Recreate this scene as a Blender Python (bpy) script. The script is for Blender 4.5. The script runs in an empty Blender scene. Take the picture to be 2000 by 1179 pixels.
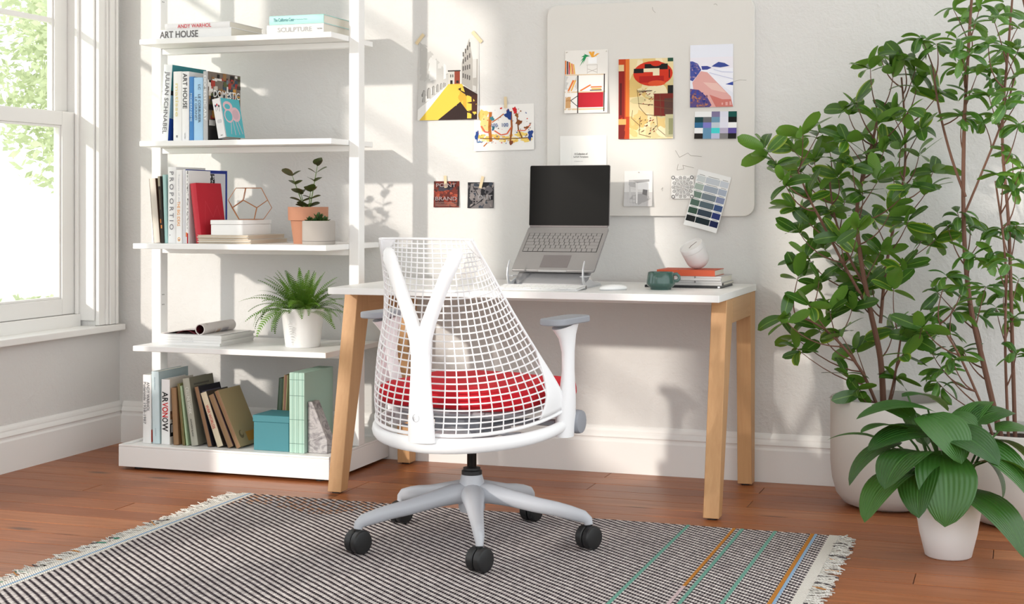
import bpy, bmesh, math, random
from mathutils import Vector, Matrix, Euler

# ------------------------------------------------------------------ camera, world, sun, exposure
scene = bpy.context.scene
COL = scene.collection
cam_data = bpy.data.cameras.new('camera')
cam = bpy.data.objects.new('camera', cam_data)
COL.objects.link(cam)
cam_data.sensor_width = 36.0
cam_data.lens = 2877.9 * 36.0 / 2000.0
cam_data.shift_y = -0.0968
cam_data.clip_end = 200
YAW = math.radians(18.983)
cam.location = (3.671, -5.464, 1.03)
cam.rotation_euler = (math.pi / 2, 0, YAW)
scene.camera = cam

world = bpy.data.worlds.new('world')
scene.world = world
world.use_nodes = True
bg = world.node_tree.nodes['Background']
bg.inputs['Color'].default_value = (0.93, 0.978, 1.0, 1)
bg.inputs['Strength'].default_value = 1.75

SUN_DIR = Vector((1.0, 2.0, -0.62)).normalized()
sun_data = bpy.data.lights.new('sun', 'SUN')
sun_data.energy = 2.3
sun_data.angle = math.radians(1.6)
sun_data.color = (1.0, 0.93, 0.84)
sun = bpy.data.objects.new('sun', sun_data)
COL.objects.link(sun)
sun.location = (-4, -8, 6)
sun.rotation_euler = SUN_DIR.to_track_quat('-Z', 'Y').to_euler()

scene.view_settings.view_transform = 'Standard'
scene.view_settings.look = 'None'
scene.view_settings.exposure = 0.22
scene.view_settings.gamma = 1.0
scene.view_settings.use_curve_mapping = False

random.seed(7)
PI = math.pi
R = math.radians

# ------------------------------------------------------------------ materials
def lin(c):
    c = c / 255.0
    return c / 12.92 if c <= 0.04045 else ((c + 0.055) / 1.055) ** 2.4

def rgb(r, g, b):
    return (lin(r), lin(g), lin(b), 1.0)

_mats = {}
def mat(name, col=None, rough=0.5, metal=0.0, spec=0.5, coat=0.0, bump=None, trans=0.0, sheen=0.0):
    if name in _mats:
        return _mats[name]
    m = bpy.data.materials.new(name)
    m.use_nodes = True
    b = m.node_tree.nodes['Principled BSDF']
    b.inputs['Base Color'].default_value = rgb(*col)
    b.inputs['Roughness'].default_value = rough
    b.inputs['Metallic'].default_value = metal
    b.inputs['Specular IOR Level'].default_value = spec
    b.inputs['Coat Weight'].default_value = coat
    b.inputs['Transmission Weight'].default_value = trans
    if bump:
        nt = m.node_tree
        n = nt.nodes.new('ShaderNodeTexNoise')
        n.inputs['Scale'].default_value = bump[0]
        n.inputs['Detail'].default_value = 4
        tc = nt.nodes.new('ShaderNodeTexCoord')
        nt.links.new(tc.outputs['Object'], n.inputs['Vector'])
        bp = nt.nodes.new('ShaderNodeBump')
        bp.inputs['Strength'].default_value = bump[1]
        bp.inputs['Distance'].default_value = bump[2] if len(bump) > 2 else 0.002
        nt.links.new(n.outputs['Fac'], bp.inputs['Height'])
        nt.links.new(bp.outputs['Normal'], b.inputs['Normal'])
    _mats[name] = m
    return m

class NT:
    """tiny node-tree helper"""
    def __init__(self, name, rough=0.5, spec=0.5):
        self.m = bpy.data.materials.new(name)
        self.m.use_nodes = True
        self.t = self.m.node_tree
        self.b = self.t.nodes['Principled BSDF']
        self.b.inputs['Roughness'].default_value = rough
        self.b.inputs['Specular IOR Level'].default_value = spec
        _mats[name] = self.m
    def n(self, kind, **kw):
        nd = self.t.nodes.new(kind)
        for k, v in kw.items():
            setattr(nd, k, v)
        return nd
    def l(self, a, b):
        self.t.links.new(a, b)
    def val(self, sock, v):
        if hasattr(v, 'is_linked') or hasattr(v, 'links'):
            self.l(v, sock)
        else:
            sock.default_value = v
    def math(self, op, a, b=None, c=None):
        nd = self.n('ShaderNodeMath', operation=op)
        self.val(nd.inputs[0], a)
        if b is not None:
            self.val(nd.inputs[1], b)
        if c is not None:
            self.val(nd.inputs[2], c)
        return nd.outputs[0]
    def mix(self, f, a, b, mode='MIX'):
        nd = self.n('ShaderNodeMix', data_type='RGBA', blend_type=mode)
        self.val(nd.inputs[0], f)
        self.val(nd.inputs[6], a)
        self.val(nd.inputs[7], b)
        return nd.outputs[2]
    def ramp(self, f, stops):
        nd = self.n('ShaderNodeValToRGB')
        e = nd.color_ramp.elements
        e[0].position, e[0].color = stops[0]
        e[1].position, e[1].color = stops[-1]
        for p, c in stops[1:-1]:
            x = e.new(p); x.color = c
        self.l(f, nd.inputs[0])
        return nd.outputs[0]
    def noise(self, vec, scale, detail=3, rough=0.5, dist=0.0):
        nd = self.n('ShaderNodeTexNoise')
        self.l(vec, nd.inputs['Vector'])
        nd.inputs['Scale'].default_value = scale
        nd.inputs['Detail'].default_value = detail
        nd.inputs['Roughness'].default_value = rough
        nd.inputs['Distortion'].default_value = dist
        return nd.outputs['Fac']
    def mapping(self, vec, scale=(1, 1, 1), loc=None):
        nd = self.n('ShaderNodeMapping')
        self.l(vec, nd.inputs['Vector'])
        nd.inputs['Scale'].default_value = scale
        if loc is not None:
            self.val(nd.inputs['Location'], loc)
        return nd.outputs[0]
    def bump(self, h, strength=0.3, dist=0.002):
        bp = self.n('ShaderNodeBump')
        bp.inputs['Strength'].default_value = strength
        bp.inputs['Distance'].default_value = dist
        self.l(h, bp.inputs['Height'])
        self.l(bp.outputs['Normal'], self.b.inputs['Normal'])

# plaster wall
def plaster(name, col):
    k = NT(name, 0.85, 0.25)
    g = k.n('ShaderNodeNewGeometry')
    n1 = k.noise(g.outputs['Position'], 14, 5, 0.6, 0.6)
    n2 = k.noise(g.outputs['Position'], 90, 3, 0.6)
    h = k.math('ADD', n1, k.math('MULTIPLY', n2, 0.3))
    k.bump(h, 0.7, 0.007)
    c = k.mix(k.noise(g.outputs['Position'], 2.2, 3), rgb(*[x - 6 for x in col]), rgb(*col))
    k.l(c, k.b.inputs['Base Color'])
    return k.m
M_WALL = plaster('wall_plaster', (224, 222, 219))
M_TRIM = mat('trim_paint', (238, 236, 233), 0.45, bump=(30, 0.15, 0.002))
M_WHITE = mat('white_lacquer', (244, 243, 241), 0.4)
M_DESK = mat('desk_laminate', (240, 239, 237), 0.35)

# floor boards: one material, varied by board
k = NT('floor_oak', 0.38, 0.30)
g = k.n('ShaderNodeNewGeometry')
oi = k.n('ShaderNodeObjectInfo')
off = k.n('ShaderNodeCombineXYZ')
k.l(k.math('MULTIPLY', oi.outputs['Random'], 37.0), off.inputs[0])
k.l(k.math('MULTIPLY', oi.outputs['Random'], 11.0), off.inputs[2])
vadd = k.n('ShaderNodeVectorMath', operation='ADD')
k.l(g.outputs['Position'], vadd.inputs[0]); k.l(off.outputs[0], vadd.inputs[1])
p = vadd.outputs[0]
grain = k.noise(k.mapping(p, (1.2, 26, 26)), 2.4, 6, 0.65, 1.2)
fine = k.noise(k.mapping(p, (6, 160, 160)), 2.0, 3, 0.6, 0.2)
blotch = k.noise(k.mapping(p, (1, 3, 3)), 1.6, 2)
base = k.ramp(oi.outputs['Random'], [(0.0, rgb(128, 66, 34)), (0.3, rgb(168, 100, 56)), (0.55, rgb(142, 78, 42)), (0.8, rgb(188, 120, 74)), (1.0, rgb(154, 86, 48))])
c1 = k.mix(k.math('MULTIPLY', k.ramp(grain, [(0.42, (0, 0, 0, 1)), (0.66, (1, 1, 1, 1))]), 0.78), base, rgb(118, 62, 34))
c2 = k.mix(k.math('MULTIPLY', fine, 0.35), c1, rgb(136, 76, 42))
c3 = k.mix(k.math('MULTIPLY', blotch, 0.3), c2, rgb(196, 132, 86))
# sparse dark knots
vor = k.n('ShaderNodeTexVoronoi')
vor.inputs['Scale'].default_value = 1.0
k.l(k.mapping(p, (1.9, 6.0, 6.0)), vor.inputs['Vector'])
knot = k.ramp(vor.outputs['Distance'], [(0.045, (1, 1, 1, 1)), (0.13, (0, 0, 0, 1))])
c4 = k.mix(k.math('MULTIPLY', knot, 0.75), c3, rgb(60, 34, 22))
k.l(c4, k.b.inputs['Base Color'])
k.bump(k.math('ADD', grain, k.math('MULTIPLY', fine, 0.5)), 0.12, 0.002)
rr = k.math('ADD', 0.30, k.math('MULTIPLY', grain, 0.16))
k.l(rr, k.b.inputs['Roughness'])
M_FLOOR = k.m
M_GAP = mat('floor_gap', (52, 30, 20), 0.9)

# pale oak for the desk frame (grain along local z or chosen axis)
def oak(name, axis_scale):
    k = NT(name, 0.5, 0.4)
    tc = k.n('ShaderNodeTexCoord')
    v = k.mapping(tc.outputs['Object'], axis_scale)
    gr = k.noise(v, 3.0, 5, 0.6, 0.5)
    fi = k.noise(k.mapping(tc.outputs['Object'], tuple(6 * s for s in axis_scale)), 3.0, 2)
    c = k.mix(gr, rgb(214, 170, 122), rgb(184, 136, 90))
    c = k.mix(k.math('MULTIPLY', fi, 0.4), c, rgb(196, 148, 100))
    k.l(c, k.b.inputs['Base Color'])
    k.bump(fi, 0.08, 0.001)
    return k.m
M_OAK = oak('desk_oak_upright', (24, 24, 1.2))
M_OAK_H = oak('desk_oak_beam', (24, 1.2, 24))

# leaves: colour by UV (midrib) and by leaf
def leafmat(name, dark, mid, rib, rough, ribw=0.035, veins=0.0, edge=None, back=None):
    k = NT(name, rough, 0.55)
    uv = k.n('ShaderNodeUVMap')
    sep = k.n('ShaderNodeSeparateXYZ')
    k.l(uv.outputs[0], sep.inputs[0])
    oi = k.n('ShaderNodeObjectInfo')
    g = k.n('ShaderNodeNewGeometry')
    base = k.mix(oi.outputs['Random'], rgb(*dark), rgb(*mid))
    n = k.noise(g.outputs['Position'], 60, 2)
    base = k.mix(k.math('MULTIPLY', n, 0.35), base, rgb(*mid))
    d = k.math('ABSOLUTE', k.math('SUBTRACT', sep.outputs[0], 0.5))
    if edge:
        e = k.ramp(d, [(0.30, (0, 0, 0, 1)), (0.48, (1, 1, 1, 1))])
        base = k.mix(k.math('MULTIPLY', e, k.math('MULTIPLY', k.math('GREATER_THAN', oi.outputs['Random'], 0.45), 0.8)), base, rgb(*edge))
    r = k.math('LESS_THAN', d, ribw)
    base = k.mix(k.math('MULTIPLY', r, 0.7), base, rgb(*rib))
    if veins:
        w = k.math('SINE', k.math('ADD', k.math('MULTIPLY', sep.outputs[0], veins), 0))
        k.bump(w, 0.35, 0.002)
    else:
        w = k.math('SINE', k.math('MULTIPLY', k.math('SUBTRACT', sep.outputs[1], k.math('MULTIPLY', d, 0.5)), 75.0))
        k.bump(w, 0.12, 0.001)
    if back:
        base = k.mix(g.outputs['Backfacing'], base, rgb(*back))
    k.l(base, k.b.inputs['Base Color'])
    k.b.inputs['Subsurface Weight'].default_value = 0.0
    # thin leaves let a little light through
    tr = k.n('ShaderNodeBsdfTranslucent')
    k.l(k.mix(0.6, base, rgb(150, 190, 60)), tr.inputs['Color'])
    mx = k.n('ShaderNodeMixShader')
    mx.inputs[0].default_value = 0.17
    out = k.t.nodes['Material Output']
    k.l(k.b.outputs[0], mx.inputs[1]); k.l(tr.outputs[0], mx.inputs[2]); k.l(mx.outputs[0], out.inputs['Surface'])
    return k.m
M_LEAF1 = leafmat('glossy_leaf', (24, 58, 18), (66, 112, 34), (120, 156, 66), 0.24, edge=(160, 178, 56), back=(92, 134, 50))
M_LEAF2 = leafmat('curled_leaf', (32, 72, 22), (78, 126, 42), (120, 160, 70), 0.28, back=(100, 144, 58))
M_HOSTA = leafmat('ribbed_leaf', (28, 72, 26), (62, 112, 42), (70, 120, 50), 0.38, ribw=0.012, veins=75.0)
M_FERN = leafmat('fern_leaf', (54, 98, 26), (112, 160, 46), (90, 110, 40), 0.5)
M_SUCC = leafmat('succulent_leaf', (28, 62, 36), (50, 90, 52), (50, 90, 52), 0.35, edge=(110, 60, 48))
M_KAL = leafmat('dark_round_leaf', (40, 46, 30), (66, 58, 38), (70, 70, 44), 0.4, edge=(96, 52, 36))
M_BARK = mat('stem_bark', (112, 78, 62), 0.8, bump=(120, 0.4, 0.002))
M_STEM = mat('green_stem', (92, 120, 52), 0.6)
M_SOIL = mat('potting_soil', (52, 34, 22), 1.0, bump=(120, 1.0, 0.01))

# ------------------------------------------------------------------ geometry helpers
class MB:
    def __init__(self):
        self.v, self.f, self.uv = [], [], {}
    def add(self, vs, fs):
        o = len(self.v)
        self.v += [tuple(x) for x in vs]
        self.f += [tuple(i + o for i in f) for f in fs]
        return self
    def box(self, x0, x1, y0, y1, z0, z1):
        return self.add([(x0, y0, z0), (x1, y0, z0), (x1, y1, z0), (x0, y1, z0), (x0, y0, z1), (x1, y0, z1), (x1, y1, z1), (x0, y1, z1)],
                        [(0, 3, 2, 1), (4, 5, 6, 7), (0, 1, 5, 4), (1, 2, 6, 5), (2, 3, 7, 6), (3, 0, 4, 7)])
    def prism(self, poly, axis, a, b):
        """extrude 2-D polygon between a and b along axis ('x': poly in y,z; 'y': x,z; 'z': x,y)"""
        n = len(poly)
        def P(p, t):
            return {'x': (t, p[0], p[1]), 'y': (p[0], t, p[1]), 'z': (p[0], p[1], t)}[axis]
        vs = [P(p, a) for p in poly] + [P(p, b) for p in poly]
        fs = [tuple(range(n))[::-1], tuple(range(n, 2 * n))] + [(i, (i + 1) % n, n + (i + 1) % n, n + i) for i in range(n)]
        return self.add(vs, fs)
    def tube(self, pts, rad, sides=8, flat=None, cap=True, up=None):
        """swept tube; rad = number, list, or list of (a,b) half widths; up fixes the frame"""
        pts = [Vector(p) for p in pts]
        n = len(pts)
        if not isinstance(rad, (list, tuple)):
            rad = [rad] * n
        rings, ref = [], None
        for i, p in enumerate(pts):
            t = (pts[min(i + 1, n - 1)] - pts[max(i - 1, 0)]).normalized()
            if up is not None:
                x = Vector(up).cross(t)
            elif ref is None:
                a = Vector((0, 0, 1)) if abs(t.z) < 0.9 else Vector((1, 0, 0))
                x = a.cross(t)
            else:
                x = ref - t * ref.dot(t)
            x.normalize()
            ref = x
            y = t.cross(x)
            r = rad[i]
            ra, rb = r if isinstance(r, (tuple, list)) else (r, r)
            rings.append([p + x * (ra * math.cos(2 * PI * j / sides)) + y * (rb * math.sin(2 * PI * j / sides)) for j in range(sides)])
        vs = [q for rg in rings for q in rg]
        fs = []
        for i in range(n - 1):
            for j in range(sides):
                a, b = i * sides + j, i * sides + (j + 1) % sides
                fs.append((a, b, b + sides, a + sides))
        if cap:
            fs.append(tuple(range(sides))[::-1])
            fs.append(tuple((n - 1) * sides + j for j in range(sides)))
        return self.add(vs, fs)
    def lathe(self, prof, seg=32, c=(0, 0, 0), closed=False):
        """prof: list of (r, z)"""
        vs, fs = [], []
        n = len(prof)
        for i, (r, z) in enumerate(prof):
            for j in range(seg):
                a = 2 * PI * j / seg
                vs.append((c[0] + r * math.cos(a), c[1] + r * math.sin(a), c[2] + z))
        for i in range(n - 1):
            for j in range(seg):
                a, b = i * seg + j, i * seg + (j + 1) % seg
                fs.append((a, b, b + seg, a + seg))
        if prof[0][0] > 1e-6:
            fs.append(tuple(range(seg))[::-1])
        if prof[-1][0] > 1e-6:
            fs.append(tuple((n - 1) * seg + j for j in range(seg)))
        return self.add(vs, fs)
    def grid(self, fn, nu, nv):
        vs = [fn(i / nu, j / nv) for j in range(nv + 1) for i in range(nu + 1)]
        fs = [(j * (nu + 1) + i, j * (nu + 1) + i + 1, (j + 1) * (nu + 1) + i + 1, (j + 1) * (nu + 1) + i) for j in range(nv) for i in range(nu)]
        return self.add(vs, fs)
    def mesh(self, name, bevel=0.0, seg=2, smooth=False, weld=False, angle=35):
        me = bpy.data.meshes.new(name)
        me.from_pydata(self.v, [], self.f)
        bm = bmesh.new(); bm.from_mesh(me)
        if weld:
            bmesh.ops.remove_doubles(bm, verts=bm.verts, dist=1e-5)
        bmesh.ops.recalc_face_normals(bm, faces=bm.faces)
        if bevel:
            es = [e for e in bm.edges if len(e.link_faces) == 2 and e.calc_face_angle(0) > R(30)]
            bmesh.ops.bevel(bm, geom=es, offset=bevel, segments=seg, affect='EDGES', profile=0.7, clamp_overlap=True)
        if smooth:
            for f in bm.faces:
                f.smooth = True
            for e in bm.edges:
                if len(e.link_faces) == 2 and e.calc_face_angle(0) > R(angle):
                    e.smooth = False
        bm.to_mesh(me); bm.free()
        me.update()
        return me

def link(name, me, m=None, parent=None, loc=(0, 0, 0), rot=(0, 0, 0), scale=None):
    o = bpy.data.objects.new(name, me)
    COL.objects.link(o)
    if m is not None and me is not None and not me.materials:
        me.materials.append(m)
    if parent is not None:
        o.parent = parent
    o.location = loc
    o.rotation_euler = rot
    if scale:
        o.scale = scale
    return o

def tag(o, label=None, cat=None, group=None, kind=None):
    if label: o['label'] = label
    if cat: o['category'] = cat
    if group: o['group'] = group
    if kind: o['kind'] = kind
    return o

def thing(name, label, cat, loc=(0, 0, 0), rot=(0, 0, 0), group=None):
    return tag(link(name, None, None, None, loc, rot), label, cat, group)

def box_mesh(name, x0, x1, y0, y1, z0, z1, bevel=0.0, seg=2):
    return MB().box(x0, x1, y0, y1, z0, z1).mesh(name, bevel, seg)

def arc(c, r, a0, a1, n):
    return [(c[0] + r * math.cos(a0 + (a1 - a0) * i / n), c[1] + r * math.sin(a0 + (a1 - a0) * i / n)) for i in range(n + 1)]

def rrect(x0, x1, y0, y1, r, n=6):
    return (arc((x1 - r, y0 + r), r, -PI / 2, 0, n) + arc((x1 - r, y1 - r), r, 0, PI / 2, n) +
            arc((x0 + r, y1 - r), r, PI / 2, PI, n) + arc((x0 + r, y0 + r), r, PI, 1.5 * PI, n))

_dg = None
def text_mesh(name, s, w, h, thick=0.0, bold=0.0):
    """text outline mesh fitted into a box of w x h centred on the origin, in the xy plane"""
    cu = bpy.data.curves.new(name, 'FONT')
    cu.body = s
    cu.align_x = 'LEFT'
    cu.resolution_u = 3
    cu.offset = bold
    o = bpy.data.objects.new(name, cu)
    COL.objects.link(o)
    bpy.context.view_layer.update()
    me = bpy.data.meshes.new_from_object(o.evaluated_get(bpy.context.evaluated_depsgraph_get()))
    bpy.data.objects.remove(o); bpy.data.curves.remove(cu)
    me.name = name
    xs = [v.co.x for v in me.vertices]; ys = [v.co.y for v in me.vertices]
    x0, x1, y0, y1 = min(xs), max(xs), min(ys), max(ys)
    sx = w / (x1 - x0); sy = h / (y1 - y0)
    for v in me.vertices:
        v.co = ((v.co.x - (x0 + x1) / 2) * sx, (v.co.y - (y0 + y1) / 2) * sy, 0)
    me.materials.clear()
    return me

ROT_FRONT = Euler((PI / 2, 0, 0))               # text reads left to right, faces -Y
def mat_from_axes(xa, ya):
    xa, ya = Vector(xa), Vector(ya)
    za = xa.cross(ya)
    return Matrix((xa, ya, za)).transposed().to_euler()
ROT_SPINE = mat_from_axes((0, 0, -1), (1, 0, 0))  # reads downward, faces -Y
ROT_SIDE = mat_from_axes((0, 1, 0), (0, 0, 1))    # on a +X face, reads away from the viewer

# flat print on paper: coloured polygons in sheet coordinates 0..1
k = NT('print_ink', 0.7, 0.3)
at = k.n('ShaderNodeAttribute', attribute_name='ink')
k.l(at.outputs['Color'], k.b.inputs['Base Color'])
M_INK = k.m
def ink_mesh(name, w, h, shapes, z0=0.0003, dz=0.000012):
    """shapes: (colour, [(u,v),..]) with v up; the result lies in the xy plane, centred, facing +z"""
    me = bpy.data.meshes.new(name)
    vs, fs, cols = [], [], []
    for i, (c, poly) in enumerate(shapes):
        o = len(vs)
        a = sum(poly[j][0] * poly[(j + 1) % len(poly)][1] - poly[(j + 1) % len(poly)][0] * poly[j][1] for j in range(len(poly)))
        if a < 0:
            poly = poly[::-1]
        vs += [((min(max(u, 0), 1) - 0.5) * w, (min(max(v, 0), 1) - 0.5) * h, z0 + dz * i) for u, v in poly]
        fs.append(tuple(range(o, o + len(poly))))
        cols += [rgb(*c)] * len(poly)
    me.from_pydata(vs, [], fs)
    ca = me.color_attributes.new('ink', 'FLOAT_COLOR', 'CORNER')
    for i, c in enumerate(cols):
        ca.data[i].color = c
    me.materials.append(M_INK)
    return me
def blob(cx, cy, rx, ry, n=14, jit=0.0, rot=0.0, rnd=random):
    out = []
    for i in range(n):
        a = 2 * PI * i / n
        q = 1 + jit * (rnd.random() - 0.5)
        x, y = rx * q * math.cos(a), ry * q * math.sin(a)
        out.append((cx + x * math.cos(rot) - y * math.sin(rot), cy + x * math.sin(rot) + y * math.cos(rot)))
    return out
def stroke(pts, w):
    """thick polyline as polygons"""
    out = []
    for (x0, y0), (x1, y1) in zip(pts[:-1], pts[1:]):
        dx, dy = x1 - x0, y1 - y0
        l = math.hypot(dx, dy) or 1
        nx, ny = -dy / l * w / 2, dx / l * w / 2
        out.append([(x0 - nx, y0 - ny), (x1 - nx, y1 - ny), (x1 + nx, y1 + ny), (x0 + nx, y0 + ny)])
    return out
def rect(u0, v0, u1, v1):
    return [(u0, v0), (u1, v0), (u1, v1), (u0, v1)]
# ------------------------------------------------------------------ room shell
WH = 3.3            # wall height
XR, YF = 4.95, -9.5  # how far the room goes right and towards the viewer
floor = tag(link('floor', box_mesh('floor', -0.0, XR, YF, 0.0, -0.06, -0.004), M_GAP), 'oak board floor', None, None, 'structure')
W = 0.122
plank_me = {}
rnd = random.Random(3)
def plank(x0, x1, row):
    y1 = -row * W - 0.0006
    key = round(x1 - x0, 3)
    if key not in plank_me:
        plank_me[key] = MB().box(0, x1 - x0 - 0.0022, -W + 0.0024, 0, -0.012, 0.0).mesh('plank', 0.0012, 1)
    o = link('plank', plank_me[key], M_FLOOR, floor, (x0, y1, 0))
    o.location.z = -rnd.random() * 0.0006
for row in range(27):
    x = 0.001
    first = rnd.choice([0.5, 0.8, 1.1, 1.4, 1.7])
    while x < XR - 0.01:
        L = first if x < 0.01 else rnd.choice([1.1, 1.4, 1.7, 2.0])
        L = min(L, XR - x)
        plank(x, x + L, row)
        x += L
# boards beyond the view: one joined part
mb = MB()
for row in range(27, 77):
    for x in range(0, 4, 2):
        mb.box(x + 0.001, x + 1.9994, -row * W - W + 0.001, -row * W, -0.012, 0)
tag(link('plank_rest', mb.mesh('plank_rest'), M_FLOOR, floor), kind='stuff')

tag(link('wall_back', box_mesh('wall_back', -0.24, XR, 0.0, 0.2, -0.02, WH), M_WALL), 'white plaster back wall', None, None, 'structure')

# left wall with its row of sash windows: (y right jamb, y left jamb)
WINS = [(-0.177, -1.84), (-2.13, -3.84), (-4.15, -5.35), (-5.62, -6.50)]
Z0, Z1 = 0.535, 3.00
ADDED_DOOR = 1            # second opening: unseen glazed door, added so sun reaches the left floor
mb = MB()
mb.box(-0.2, 0.0, YF, 0.0, Z1, WH)
ys = [0.0] + [y for w in WINS for y in w] + [YF]
for i in range(0, len(ys), 2):
    mb.box(-0.2, 0.0, ys[i + 1], ys[i], -0.02, Z1)
for i, (a, b) in enumerate(WINS):
    if i != ADDED_DOOR:
        mb.box(-0.2, 0.0, b, a, -0.02, Z0 - 0.03)
tag(link('wall_left', mb.mesh('wall_left'), M_WALL), 'white plaster wall with sash windows', None, None, 'structure')

# skirting boards with moulded top
prof = [(0.0, 0.0), (0.022, 0.0), (0.022, 0.118), (0.018, 0.126), (0.018, 0.132), (0.021, 0.138), (0.017, 0.147), (0.012, 0.155), (0.012, 0.160), (0.009, 0.168), (0.004, 0.176), (0.0, 0.178)]
mb = MB().prism([(-a, b) for a, b in prof], 'x', 0.022, XR)
tag(link('baseboard_back', mb.mesh('baseboard_back'), M_TRIM), 'tall white moulded skirting board', None, None, 'structure')
mb = MB().prism([(a, b) for a, b in prof], 'y', YF, WINS[1][1] - 0.13).prism([(a, b) for a, b in prof], 'y', WINS[1][0] + 0.13, -0.0)
tag(link('baseboard_left', mb.mesh('baseboard_left'), M_TRIM), 'tall white moulded skirting board under the window', None, None, 'structure')

# windows
k = NT('window_glass', 0.0, 0.5)
tr = k.n('ShaderNodeBsdfTransparent')
gl = k.n('ShaderNodeBsdfGlossy'); gl.inputs['Roughness'].default_value = 0.02
lw = k.n('ShaderNodeLayerWeight'); lw.inputs['Blend'].default_value = 0.5
mx = k.n('ShaderNodeMixShader')
k.l(k.math('ADD', 0.03, k.math('MULTIPLY', k.math('POWER', lw.outputs['Facing'], 5.0), 0.5)), mx.inputs[0]); k.l(tr.outputs[0], mx.inputs[1]); k.l(gl.outputs[0], mx.inputs[2])
k.l(mx.outputs[0], k.t.nodes['Material Output'].inputs['Surface'])
M_GLASS = k.m

def sash(parent, name, ya, yb, za, zb, xa, xb, stile, rb, rt, bars, vbars=0):
    """sash frame with mitred-looking stiles and rails; glass panes between"""
    mb = MB()
    mb.box(xa, xb, ya - stile, ya, za, zb).box(xa, xb, yb, yb + stile, za, zb)
    fr_ = link(name, mb.mesh(name, 0.004, 2), M_TRIM, parent)
    mb = MB().box(xa + 0.0005, xb - 0.0005, yb + stile, ya - stile, za, za + rb)
    link('bottom_rail', mb.mesh('bottom_rail', 0.004, 2), M_TRIM, fr_)
    mb = MB().box(xa + 0.0005, xb - 0.0005, yb + stile, ya - stile, zb - rt, zb)
    link('top_rail', mb.mesh('top_rail', 0.004, 2), M_TRIM, fr_)
    # glazing bead round the glass
    mb = MB(); b = 0.010; xm = (xa + xb) / 2
    y0, y1, z0_, z1_ = yb + stile, ya - stile, za + rb, zb - rt
    mb.box(xm - 0.008, xm + 0.012, y0, y0 + b, z0_, z1_).box(xm - 0.008, xm + 0.012, y1 - b, y1, z0_, z1_)
    mb.box(xm - 0.008, xm + 0.012, y0 + b, y1 - b, z0_, z0_ + b).box(xm - 0.008, xm + 0.012, y0 + b, y1 - b, z1_ - b, z1_)
    link('glazing_bead', mb.mesh('glazing_bead', 0.002, 1), M_TRIM, fr_)
    zs = [z0_] + bars + [z1_]
    for z in bars:
        link('glazing_bar', box_mesh('glazing_bar', xm - 0.012, xm + 0.012, y0 + b, y1 - b, z - 0.011, z + 0.011, 0.004), M_TRIM, fr_)
    for i in range(len(zs) - 1):
        link('pane', box_mesh('pane', xm - 0.002, xm + 0.002, y0 + b * 0.5, y1 - b * 0.5, zs[i] + 0.004, zs[i + 1] - 0.004), M_GLASS, fr_)

def window(name, ya, yb, Z0=Z0):
    w = tag(link(name, None), 'white painted glazed frame with garden view', None, None, 'structure')
    ZM = 1.41
    # frame lining
    mb = MB()
    mb.box(-0.2, -0.0, ya - 0.012, ya, Z0, Z1).box(-0.2, 0.0, yb, yb + 0.012, Z0, Z1).box(-0.2, 0.0, yb + 0.012, ya - 0.012, Z1 - 0.012, Z1)
    mb.box(-0.2, -0.062, yb + 0.012, ya - 0.012, Z0 - 0.03, Z0 + 0.028)
    # parting stops
    mb.box(-0.083, -0.068, ya - 0.03, ya - 0.012, Z0 + 0.028, Z1 - 0.012).box(-0.083, -0.068, yb + 0.012, yb + 0.03, Z0 + 0.028, Z1 - 0.012)
    link('frame', mb.mesh('frame', 0.003, 1), M_TRIM, w)
    sash(w, 'lower_sash', ya - 0.014, yb + 0.014, Z0 + 0.030, ZM, -0.124, -0.085, 0.095, 0.066, 0.058, [])
    sash(w, 'upper_sash', ya - 0.014, yb + 0.014, ZM - 0.056, Z1 - 0.014, -0.168, -0.129, 0.085, 0.05, 0.06, [1.79, 2.20, 2.60])
    # sash lock on the meeting rail
    link('sash_lock', MB().box(-0.112, -0.094, (ya + yb) / 2 - 0.03, (ya + yb) / 2 + 0.03, ZM + 0.001, ZM + 0.012).mesh('sash_lock', 0.003), M_TRIM, w)
    # casing boards, stepped
    mb = MB()
    for s, y in ((1, ya), (-1, yb)):
        for a, b, t in ((0.0, 0.046, 0.018), (0.046, 0.058, 0.027), (0.060, 0.072, 0.034), (0.072, 0.1, 0.030), (0.102, 0.116, 0.036), (0.116, 0.128, 0.022)):
            y0, y1 = sorted((y + s * a, y + s * b))
            mb.box(0.0003, t, y0, y1, Z0 - 0.02, Z1 + 0.1)
    mb.box(0.0003, 0.028, yb, ya, Z1, Z1 + 0.1)
    link('casing', mb.mesh('casing', 0.003, 2), M_TRIM, w)
    if Z0 > 0.2:
        mb = MB().box(-0.07, 0.052, yb - 0.145, ya + 0.145, Z0 - 0.048, Z0 - 0.022)
        link('sill', mb.mesh('sill', 0.004, 2), M_TRIM, w)
    return w
for i, (a, b) in enumerate(WINS):
    window('added_door' if i == ADDED_DOOR else 'window_%d' % (i + 1 if i < ADDED_DOOR else i), a, b, 0.03 if i == ADDED_DOOR else Z0)
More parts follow.
